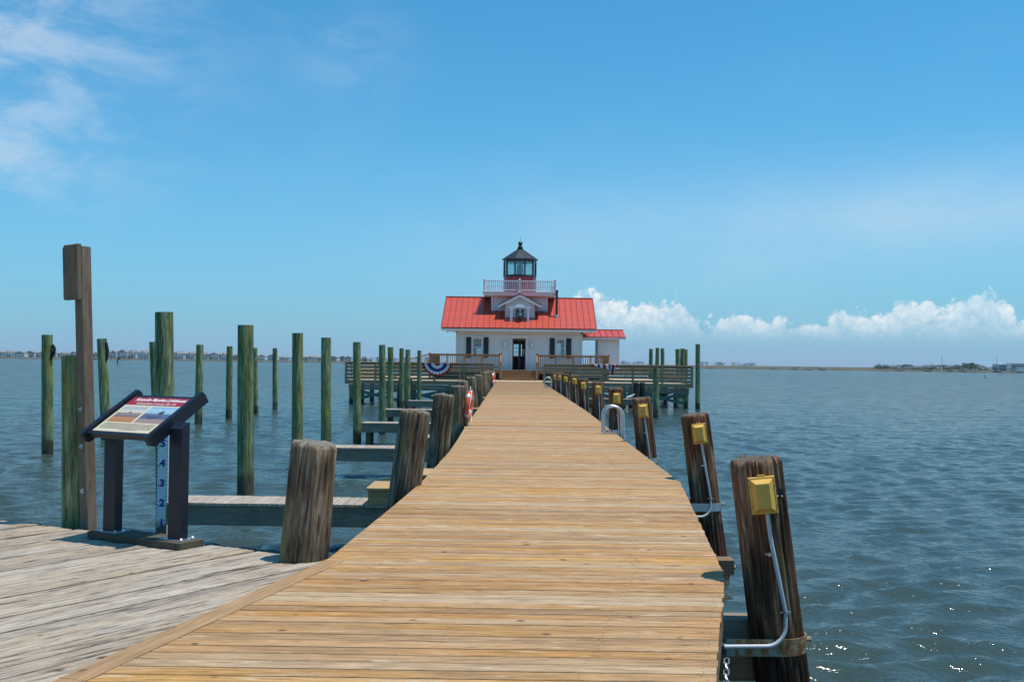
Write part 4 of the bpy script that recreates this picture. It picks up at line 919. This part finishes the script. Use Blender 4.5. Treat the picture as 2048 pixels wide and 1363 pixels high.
for k_ in range(6): a=k_*PI/3; MB().tube([(HX+.245*math.cos(a),HY+.245*math.sin(a),9.08+.06*j) for j in range(10)]+[(HX+.13*math.cos(a),HY+.13*math.sin(a),9.86)],.009,6).build('lens_bar',bellm,LN)
# front dormer with the bell
DX=HX+.03; DY=69.6; dm=link('dormer',None,lh,T(DX,DY,5.85)); DE,DP=6.70,7.47
q=MB(); q.prism([(DX-1.02,5.6),(DX+1.02,5.6),(DX+1.02,6.86),(DX,7.40),(DX-1.02,6.86)],0,-2.6,Matrix(((1,0,0,0),(0,0,-1,DY),(0,1,0,0),(0,0,0,1)))); q.build('dormer_wall',whitesh,dm)
for s_ in(-1,1):
    a=Vector((DX,DY-.30,DP)); b=Vector((DX+s_*1.50,DY-.30,DE)); d_=(b-a).normalized(); nr=Vector((0,1,0)).cross(d_)*(1 if s_<0 else -1)
    if nr.z<0: nr=-nr
    L_=(b-a).length; npn=4
    for k_ in range(7):
        y_=DY-.30+.42*k_+.21; c=(a+b)/2; M_=Matrix((d_,Vector((0,1,0)),d_.cross(Vector((0,1,0))))).transposed().to_4x4(); M_.translation=Vector((c.x,y_,c.z))
        q=MB(); q.box((0,0,0),(L_,.414,.03),M_); q.build('roof_panel',redroof,dm)
    board('rake_trim',a+Vector((0,-.03,.005)),b+Vector((0,-.03,.005)),.05,.075,redtrim_seamshade,dm); board('rake_board',a+Vector((0,-.015,-.12)),b+Vector((0,-.015,-.12)),.05,.16,white,dm)
    board('corner_board',(DX+s_*.965,DY-.01,5.62),(DX+s_*.965,DY-.01,6.80),.11,.05,white,dm,up=(0,1,0))
board('gable_trim',(DX-.75,DY-.012,6.62),(DX+.75,DY-.012,6.62),.03,.05,white,dm)
q=MB(); q.box((DX,DY-.01,6.15),(.56,.03,.56)); lo=q.build('louvre_window',blackm,dm)
for k_ in range(3): board('louvre_bar',(DX-.27,DY-.03,5.95+.2*k_),(DX+.27,DY-.03,5.95+.2*k_),.02,.03,whitesh,dm)
bf=link('bell_frame',None,lh,T(DX,69.15,5.6))
for dx in(-.58,.58): MB().box((DX+dx,69.12,6.03),(.17,.17,.98)).build('bell_post',white,bf); MB().box((DX+dx,69.12,6.36),(.23,.22,.09)).build('post_cap',white,bf)
MB().box((DX,69.12,6.53),(1.62,.2,.14)).build('bell_beam',white,bf); MB().prism([(-.34,6.605),(.34,6.605),(.22,6.68),(.08,6.70),(0,6.76),(-.08,6.70),(-.22,6.68)],-.015,.015,Matrix(((1,0,0,DX),(0,0,1,69.12),(0,1,0,0),(0,0,0,1)))).build('crest',white,bf)
MB().lathe([(.02,6.40),(.05,6.40),(.10,6.37),(.13,6.30),(.15,6.15),(.18,6.05),(.235,5.98),(.24,5.96),(.20,5.97)],24,(DX,69.12,0)).build('bell',bellm,bf,smooth=True)
MB().cyl((DX,69.12,6.38),(DX,69.12,6.48),.03).build('bell_hanger',bellm,bf)
# stove pipe
sp_=link('stove_pipe',None,lh,T(2.53,69.8,5.95)); MB().lathe([(.085,5.9),(.085,7.72),(.10,7.72),(.10,7.80)],16,(2.53,69.8,0)).build('flue',blackm,sp_,smooth=True); MB().lathe([(.17,5.90),(.15,6.02),(.09,6.06)],16,(2.53,69.8,0)).build('flashing',steel,sp_,smooth=True)
# small annex on the right with its own red roof
AN=link('annex',None,lh,T(6.3,72.,FL)); AX0,AX1=5.56,7.08
q=MB(); q.box(((AX0+AX1)/2,72.9,3.42),(AX1-AX0-.06,3.0,2.4)); aw=q.build('annex_wall',white,AN)
siding('lap_siding',AX0+.08,AX1-.08,2.25,4.5,[],71.42,'x',-1,AN); siding('lap_siding',71.5,74.3,2.25,4.5,[],AX0+.04,'y',-1,AN); siding('lap_siding',71.5,74.3,2.25,4.5,[],AX1-.04,'y',1,AN)
for x in(AX0+.03,AX1-.03): board('corner_board',(x,71.40,2.2),(x,71.40,4.55),  .1,.06,white,AN,up=(0,1,0))
MB().box((AX0+.0,71.9,3.3),(.03,.75,2.0)).build('annex_door',darkwood,AN)
e0,e1=Vector((0,71.0,4.60)),Vector((0,73.0,5.15)); d_=(e1-e0).normalized(); L_=(e1-e0).length; apw=(7.5-4.42)/7
am=MB(); am.box((0,0,0),(apw-.006,L_,.03)); am.cur=1; am.box((-apw/2+.014,0,.03),(.026,L_,.045)); amm=am.mesh('roof_panel',[redroof,redtrim_seamshade]); M0=Matrix((Vector((1,0,0)),d_,Vector((1,0,0)).cross(d_))).transposed().to_4x4()  # annex ribs also take the dark red, as painted seam shadow
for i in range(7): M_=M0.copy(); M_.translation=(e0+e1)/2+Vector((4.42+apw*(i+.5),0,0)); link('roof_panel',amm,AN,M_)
q=MB(); d2=Vector((0,d_.y,-d_.z)); M_=Matrix((Vector((1,0,0)),d2,Vector((1,0,0)).cross(d2))).transposed().to_4x4(); M_.translation=(5.96,74.0,(4.60+5.15)/2); q.box((0,0,0),(3.08,L_,.03),M_); q.build('rear_slope',redroof,AN)
board('ridge_cap',(4.42,73.0,5.18),(7.52,73.0,5.18),.14,.05,redtrim_seamshade,AN); board('fascia',(4.42,71.02,4.50),(7.5,71.02,4.50),.04,.15,white,AN); board('drip_edge',(4.42,70.99,4.585),(7.51,70.99,4.585),.03,.045,redtrim_seamshade,AN)
for x in (4.45,7.49): board('rake_board',Vector((x,71.0,4.53)),Vector((x,73.0,5.08)),.04,.12,white,AN)
board('brace',(4.36,71.3,4.3),(4.75,71.3,4.55),.07,.07,white,AN); board('tie_beam',(4.36,71.3,4.42),(5.6,71.3,4.42),.1,.12,white,AN)
# porch with railing, stairs
PO=link('porch',None,lh,T(0,68,FL))
y=67.05
while y<68.98: board('floor_plank',(-6.1,y,FL-.02),(5.98,y,FL-.02),.136,.04,porchw,PO); y+=.142
for (xa,xb) in ((-6.1,-4.5),(4.36,5.98)):
    q=MB(); q.box(((xa+xb)/2,72.6,FL-.02),(xb-xa,7.2,.04)); q.build('side_floor',porchw,PO)
for (xa,xb) in ((-6.12,-1.27),(1.15,6.0)):
    board('skirt_beam',(xa,66.97,FL-.13),(xb,66.97,FL-.13),.05,.18,porchw,PO)
    n=4
    for k_ in range(n+1):
        x=xa+.07+(xb-xa-.14)*k_/n; board('rail_post',(x,66.95,PZ if k_ in(0,n) else FL-.2),(x,66.95,3.26 if 0<k_<n else 3.30),.10,.10,porchw,PO,up=(0,1,0))
    board('rail_cap',(xa,66.95,3.23),(xb,66.95,3.23),.14,.05,porchw,PO); board('rail_bar',(xa,66.96,3.15),(xb,66.96,3.15),.04,.09,porchw,PO); board('rail_bar',(xa,66.96,2.36),(xb,66.96,2.36),.04,.09,porchw,PO)
    nb=int((xb-xa)/.125)
    for k_ in range(nb):
        x=xa+.11+(xb-xa-.22)*k_/(nb-1); board('baluster',(x,66.93,2.32),(x,66.93,3.19),.035,.035,porchw,PO,up=(0,1,0),ch=.003)
sbal=MB()
for x in (-6.07,5.95):
    board('rail_cap',(x,66.95,3.23),(x,76,3.23),.14,.05,porchw,PO); board('rail_bar',(x,67,2.36),(x,76,2.36),.04,.09,porchw,PO)
    for k_ in range(60): y=67.1+.148*k_; sbal.bar((x,y,2.32),(x,y,3.21),.035,.035,up=(0,1,0))
for (xa,xb) in ((-6.05,-4.5),(4.36,5.93)):
    board('rail_cap',(xa,76.1,3.23),(xb,76.1,3.23),.14,.05,porchw,PO)
    for k_ in range(11): x=xa+.07+(xb-xa-.14)*k_/10; sbal.bar((x,76.1,2.3),(x,76.1,3.21),.035,.035,up=(0,1,0))
o=sbal.build('side_balusters',porchw,PO); o['kind']='stuff'
for x in (-6.0,-4.0,-2.4,2.3,4.0,5.85): board('porch_post',(x,67.15,PZ),(x,67.15,FL-.05),.14,.14,porchw,PO,up=(0,1,0))
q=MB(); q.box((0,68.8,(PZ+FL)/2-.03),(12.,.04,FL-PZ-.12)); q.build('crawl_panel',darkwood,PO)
for k_ in range(4):
    zt=PZ+(FL-PZ)*(k_+1)/4.; y_=66.15+.28*k_
    if k_<3: board('stair_tread',(-1.2,y_+.14,zt-.02),(1.08,y_+.14,zt-.02),.30,.04,porchw,PO)
    board('stair_riser',(-1.2,y_+.02,zt-.09),(1.08,y_+.02,zt-.09),.025,.13,porchw,PO)
for x in (-1.27,1.15):
    board('newel_post',(x,66.2,PZ-.05),(x,66.2,2.75),.10,.10,porchw,PO,up=(0,1,0)); board('hand_rail',(x,66.15,2.72),(x,66.95,3.2),.09,.05,porchw,PO); board('stringer',(x+(.04 if x<0 else -.04),66.05,PZ+.12),(x+(.04 if x<0 else -.04),67.0,FL-.05),.04,.24,porchw,PO)
    board('newel_post',(x,66.93,PZ),(x,66.93,3.34),.11,.11,porchw,PO,up=(0,1,0))
# ramp down to the left
board('ramp_rail',(-6.1,67.6,3.22),(-8.6,67.6,2.55),.09,.06,porchw,PO); board('ramp_rail',(-6.1,67.6,2.35),(-8.6,67.6,1.7),.05,.09,porchw,PO); board('ramp_floor',(-6.1,68.3,FL-.03),(-8.9,68.3,PZ+.03),1.2,.05,porchw,PO)
for k_ in range(19): f=k_/18; x=-6.15-2.4*f; board('baluster',(x,67.6,2.33-.64*f),(x,67.6,3.2-.645*f),.035,.035,porchw,PO,up=(0,1,0),ch=.003)

NW='first second third fourth fifth sixth seventh eighth ninth tenth eleventh twelfth thirteenth fourteenth fifteenth sixteenth seventeenth eighteenth nineteenth'.split()
for t_ in ('twent','thirt'):
    NW.append(t_+'ieth'); NW+=[t_+'y-'+q_ for q_ in NW[:9]]
# ------------------------------------------------------------------ far shores
def px2x(px,Y_): return math.tan(math.atan((px-1040)/2000.))*Y_
marsh,g=newmat('marsh_grass'); pos=g.n('NewGeometry').outputs['Position']; n=g.noise(pos,.03,5,.6); n2=g.noise(pos,.25,4,.6)
c=g.mix(n,(.07,.065,.03),(.12,.09,.05)); c=g.mix(g.mr(n2,.50,.65,0,.7),c,(.06,.08,.028)); finish(marsh,g,princ(g,c,.95))
def land(name,front,depth,h):
    m=MB(); N=len(front); vs=[]
    for x,y in front: vs+=[(x,y,-.3),(x,y+2,h*.7),(x,y+12,h),(x*(1+depth/y),y+depth,h+.2)]
    fs=[(4*i+k_,4*i+4+k_,4*i+5+k_,4*i+1+k_) for i in range(N-1) for k_ in range(3)]
    o=m.add(vs,fs).build(name,marsh,smooth=True); o['kind']='structure'; return o
def shore(px0,px1,Ya,Yb,step,jit):
    out=[]; p=px0
    while p<=px1:
        f=(p-px0)/(px1-px0); Y_=Ya+(Yb-Ya)*f+random.uniform(-jit,jit); out.append((px2x(p,Y_),Y_)); p+=step
    return out
LS=1180.
land('left_shore_ground',shore(-900,1000,1240,1120,14,14),900,1.3)
land('right_shore_ground',shore(1330,3200,760,640,14,9),420,.95)
land('distant_marsh_ground',shore(1000,1900,1900,1700,20,25),600,2.0)
# reeds along the near edges
leafm=[]
for i,(c0,c1) in enumerate((((.030,.050,.018),(.060,.085,.030)),((.022,.042,.020),(.045,.070,.032)),((.045,.060,.022),(.085,.10,.040)))):
    m,g=newmat(f'foliage_{i}'); r=g.n('NewGeometry').outputs['Random Per Island']; finish(m,g,princ(g,g.mix(r,c0,c1),.8)); leafm.append(m)
bark=plain('bark',(.09,.07,.055),.9,var=.3)
def tree(x,y,z,h,wd,label,group,kind=0,nl=420,lobes=None):
    t=thing('shore_tree',label,'tree',(x,y,z),group); m=MB(); th=h*(.45 if kind==2 else .30)
    m.lathe([(.05*h,0),(.035*h,th),(.015*h,h*.75)],8,(0,0,0))
    lb=lobes or [(random.uniform(-.30,.30)*wd,random.uniform(-.25,.25)*wd,random.uniform(h*.16,h*.86),random.uniform(.20,.36)) for _ in range(12)]
    for lx,ly,lz,lr in lb[:6]: m.cyl((0,0,th*.7),(lx*.8,ly*.8,lz),.018*h,.006*h,5)
    m.build('trunk',bark,t,T(x,y,z))
    V_=[];F_=[]
    for k_ in range(nl):
        lx,ly,lz,lr=random.choice(lb); d=Vector((random.gauss(0,1),random.gauss(0,1),random.gauss(0,1))).normalized()*(random.random()**.4)
        p=Vector((lx,ly,lz))+Vector((d.x*lr*wd,d.y*lr*wd,d.z*lr*min(wd,h)*.62)); p.z=min(max(p.z,.12*h),h)
        a=Vector((random.gauss(0,1),random.gauss(0,1),random.gauss(0,.6))).normalized(); b=a.cross(Vector((random.gauss(0,1),random.gauss(0,1),1))).normalized(); s_=random.uniform(.04,.085)*h
        i0=len(V_); V_+=[tuple(p+a*s_),tuple(p+b*s_*.7),tuple(p-a*s_),tuple(p-b*s_*.7)]; F_.append((i0,i0+1,i0+2,i0+3))
    q=MB(); q.add(V_,F_); q.build('crown',leafm[kind%3],t,T(x,y,z)); return t
hwall=[plain(f'far_wall_{i}',c,.7,var=.05) for i,c in enumerate(((.48,.51,.54),(.76,.76,.74),(.32,.39,.46),(.60,.52,.42),(.66,.71,.76),(.42,.48,.46),(.84,.83,.80)))]
hroof=[plain(f'far_roof_{i}',c,.8,var=.1) for i,c in enumerate(((.22,.20,.185),(.28,.245,.21),(.17,.18,.19),(.30,.22,.18)))]
hglass=plain('far_window_glass',(.05,.07,.09),.15)
cname=['grey','off-white','slate blue','tan','pale blue','sage grey','white']; rname=['brown-grey','tan','dark grey','reddish']
_wmesh=MB().box((0,0,0),(1.5,.08,1.5)).mesh('window',hglass); _dmesh={}
def house(x,y,z,wd,dp,h,wi,ri,label,gable,group):
    t=thing('shore_house',label,'house',(x,y,z),group); st=2 if h<8.5 else 3; wh=h*.72; sh_=wh/st
    m=MB(); m.box((0,dp/2,wh/2+.6),(wd,dp,wh-1.2))
    for sx in(-.46,-.15,.15,.46):
        for sy in (.06,.94): m.box((sx*wd,sy*dp,.5),(.4,.4,1.6))
    m.build('wall',hwall[wi],t,T(x,y,z))
    q=MB(); o_=.6
    if gable=='front':
        n_=2 if wd>13 else 1
        for k_ in range(n_):
            cx=(-wd/2+wd*(k_+.5)/n_); hw=wd/n_/2+o_*.5; q.prism([(cx-hw,wh),(cx+hw,wh),(cx,h)],o_,-dp-o_,Matrix(((1,0,0,0),(0,0,-1,0),(0,1,0,0),(0,0,0,1))))
    else:
        a=wd/2+o_; q.add([(-a,-o_,wh),(a,-o_,wh),(a,dp+o_,wh),(-a,dp+o_,wh),(-a*.62,dp/2,h),(a*.62,dp/2,h)],[(0,1,5,4),(1,2,5),(2,3,4,5),(3,0,4),(3,2,1,0)])
        if wd>10: q.prism([(-wd*.2,wh),(wd*.06,wh),(-wd*.07,wh+(h-wh)*.7)],.4,-dp*.5,Matrix(((1,0,0,0),(0,0,-1,0),(0,1,0,0),(0,0,0,1))))
    q.build('roof',hroof[ri],t,T(x,y,z))
    for f in range(st):
        zz=1.9+sh_*f*.92
        for k_ in range(max(3,int(wd/3))):
            xx=-wd/2+wd*(k_+.5)/max(3,int(wd/3)); link('window',_wmesh,t,T(x+xx,y-.02,z+zz))
        if f<st-1 and wi%2==0:
            m=MB(); m.box((wd*.12,-1.0,zz+sh_*.42),(wd*.6,2.0,.22)); m.box((wd*.12,-1.95,zz+sh_*.42+.55),(wd*.6,.1,.9))
            for sx in(-.17,.12,.41): m.box((sx*wd,-1.9,zz*.5),(.28,.28,zz+sh_*.8))
            m.build('balcony',hwall[6],t,T(x,y,z))
spots=[]; p=-60
while p<722: wpx=random.choice((17,20,23,26)); spots.append((p+wpx/2,wpx)); p+=wpx+random.choice((0,1,2,3,5))
for i,(p,wpx) in enumerate(spots):
    Y_=LS+random.uniform(35,70)-.03*p; x=px2x(p,Y_); wd=wpx*Y_/2000*.98
    top=(8.6 if p<200 else 11.0 if p<330 else 9.8 if p<460 else 7.6 if p<560 else 6.8)+random.uniform(-.8,.6); wi=random.choice((0,0,1,2,2,4,5,6) if p<500 else (1,3,4,6,2)); ri=random.choice((0,0,1,2) if p<500 else (0,1,2,3)); gb=random.choice(('front','hip','hip'))
    vis=[q_ for q_ in spots[:i] if q_[0]>0]
    n_=len(vis)+1
    house(x,Y_,1.2,wd,11,top,wi,ri,f'{cname[wi]} far-shore house with {rname[ri]} roof, {NW[n_-1]} from the left frame edge' if p>0 else f'{cname[wi]} far-shore house beyond the left frame edge, {NW[i]} one',gb,'houses on the far left shore')
k_=0
for p in [12,60,128,140,246,256,262,312,352,420,470,540,612,638,655,668,684,700,712,730,742,756,770,790,812,838,856]:
    Y_=LS+random.uniform(14,28)-.03*p; k_+=1
    big_=1. if p<640 else 1.35
    tree(px2x(p,Y_),Y_,1.2,(random.uniform(4.0,5.6) if p not in(256,) else 7.2)*big_,random.uniform(5,8)*(1.5 if p==256 else 1.)*big_,f'round green shrub tree on the far left shore, {NW[k_-1]} from the left','trees on the far left shore',k_%3,240)
# far background houses low behind the left shore (seen between piles, right part)
rt=[1752,1760,1768,1779,1790,1800,1812,1822,1836,1848,1858,1869,1884,1896,1905,1914,1922,1930,1938,1948,1956,1966,1988,2000,2010,2022,2034,2044,2056]
for i,p in enumerate(rt):
    Y_=722-.07*(p-1750)+random.uniform(18,40); tall=p in(1938,1948,1930)
    h=random.uniform(3.6,4.8) if not tall else random.uniform(5.6,6.6)
    if p>1980: h*=.85
    lab='tall flat-topped pine standing above the right shore trees' if p==1948 else f'dark green tree on the right shore, {NW[i]} from the left of its row'
    lob=None
    if tall: lob=[(random.uniform(-.4,.4)*6,random.uniform(-1,1),random.uniform(.66,.92)*h,.20) for _ in range(6)]+[(random.uniform(-.45,.45)*6,0,random.uniform(.18,.6)*h,.3) for _ in range(9)]
    tree(px2x(p,Y_),Y_,.9,h,random.uniform(6.5,9.0),lab,'trees on the right shore',2 if tall else i%2,420,lob)
for i,p in enumerate((1246,1252,1258,1268,1276,1284,1404,1412,1432,1437,1442,1446,1468,1477,1486,1492,1498,1505)):
    Y_=1960+random.uniform(0,60); tree(px2x(p,Y_),Y_,1.8,random.uniform(5,8.5),random.uniform(11,17),f'tiny distant marsh tree right of the lighthouse, {NW[i]} from the left','distant marsh trees',i%2,260)
# building on the right shore
RBY=735.; bx0=px2x(1996,RBY); bl=thing('shore_building','pale modern building with blue glass on the right shore','building',(bx0+9,RBY,.9))
def bxm(nm,c,d,mt): return MB().box(c,d).build(nm,mt,bl)
bxm('main_block',(bx0+16.5,RBY+7,3.6),(16,12,5.6),hwall[6]); bxm('roof_slab',(bx0+16.5,RBY+7,6.55),(16.8,12.8,.3),hroof[2]); bxm('left_wing',(bx0+2.5,RBY+6,3.5),(5.4,10,5.2),hwall[4]); bxm('stair_tower',(bx0+6.6,RBY+3,3.8),(2.6,6,6.0),hwall[6])
bxm('right_pier',(bx0+23,RBY+.7,3.2),(1.2,.6,4.6),hwall[6])
for kx in range(3):
    for kz in range(2): bxm('window',(bx0+.8+kx*1.7,RBY+.96,2.4+kz*2.0),(1.4,.08,1.5),hglass)
for kx in range(6): bxm('window',(bx0+10+kx*2.1,RBY+.96,4.9),(1.7,.08,1.3),hglass)
m=MB(); m.tube([(bx0+2.2+1.3*math.cos(a),RBY+4,7.4+1.0*math.sin(a)) for a in np.linspace(PI*1.05,PI*1.95,8)],.28,8); m.build('roof_sculpture',hwall[6],bl,smooth=True)
def mast(p,Y_,h,lab):
    t=thing('radio_mast',lab,'mast',(px2x(p,Y_),Y_,1.)); x=px2x(p,Y_); leg=[(x+.7*math.cos(a),Y_+.7*math.sin(a)) for a in (0,2.1,4.2)]
    for lx,ly in leg: MB().cyl((lx,ly,.9),(x+(lx-x)*.25,Y_+(ly-Y_)*.25,h),.10,.05,6).build('leg',steel,t)
    for k_ in range(12):
        f=k_/12*.98; zz=.9+(h-.9)*f; s_=1-.75*f
        for a,b in ((0,1),(1,2),(2,0)): MB().cyl((x+(leg[a][0]-x)*s_,Y_+(leg[a][1]-Y_)*s_,zz),(x+(leg[b][0]-x)*(s_-.06),Y_+(leg[b][1]-Y_)*(s_-.06),zz+(h-.9)/12),.05,n=5).build('brace',steel,t)
mast(1881,930.,15.5,'taller thin radio mast rising behind the right shore trees'); mast(1990,1000.,15.,'fainter thin radio mast just left of the shore building')
# channel marker and stakes
Y_=430.; x=px2x(233,Y_); t=thing('channel_marker','black channel marker post with orange board far out on the left','marker',(x,Y_,0)); MB().lathe([(.28,-2),(.24,3.1)],10,(x,Y_,0)).build('post',blackm,t); MB().box((x+.75,Y_-.3,2.4),(1.2,.08,1.2)).build('day_board',orange,t)
for p,y_,h,lab,mt in ((47,640.,1.6,'tiny dark stake in the water at far left',blackm),(1967,285.,.62,'tiny green stake in the water at far right',shutter)):
    x=px2x(p,y_); t=thing('water_stake',lab,'stake',(x,y_,0)); MB().lathe([(.12,-1),(.10,h)],8,(x,y_,0)).build('pole',mt,t); MB().lathe([(.15,h-.05),(.13,h+.12)],8,(x,y_,0)).build('cap',mt,t)
# gull resting on the right catwalk
t=thing('gull','small white gull sitting on the right catwalk','bird',(6.05,54.7,.80)); bd=MB()
bd.ring([[(6.05+xx,54.7+r_*math.cos(a)*.8,.93+zz+r_*math.sin(a)) for a in np.linspace(0,2*PI,10,endpoint=False)] for xx,zz,r_ in ((-.20,.0,.012),(-.10,-.01,.05),(.02,.0,.075),(.12,.05,.055),(.15,.10,.038),(.19,.12,.04),(.23,.12,.025),(.26,.11,.008))]); bd.build('body',white,t,smooth=True)
MB().cyl((6.30,54.7,1.04),(6.34,54.7,1.03),.010,.003,6).build('beak',yellow,t)
for dy in(-.03,.03): MB().cyl((6.06,54.7+dy,.80),(6.06,54.7+dy,.88),.008,n=6).build('leg',yellow,t)

# ------------------------------------------------------------------ thin haze in the air over the sound
hm,g=newmat('haze_air'); v=g.n('VolumePrincipled'); v.inputs['Color'].default_value=(.86,.93,1,1); v.inputs['Density'].default_value=.00011; v.inputs['Anisotropy'].default_value=.3
o_=g.n('OutputMaterial'); g.nt.links.new(v.outputs[0],o_.inputs[1])
o=MB().box((0,0,9.5),(18200,18200,22)).build('haze',hm); o['kind']='stuff'
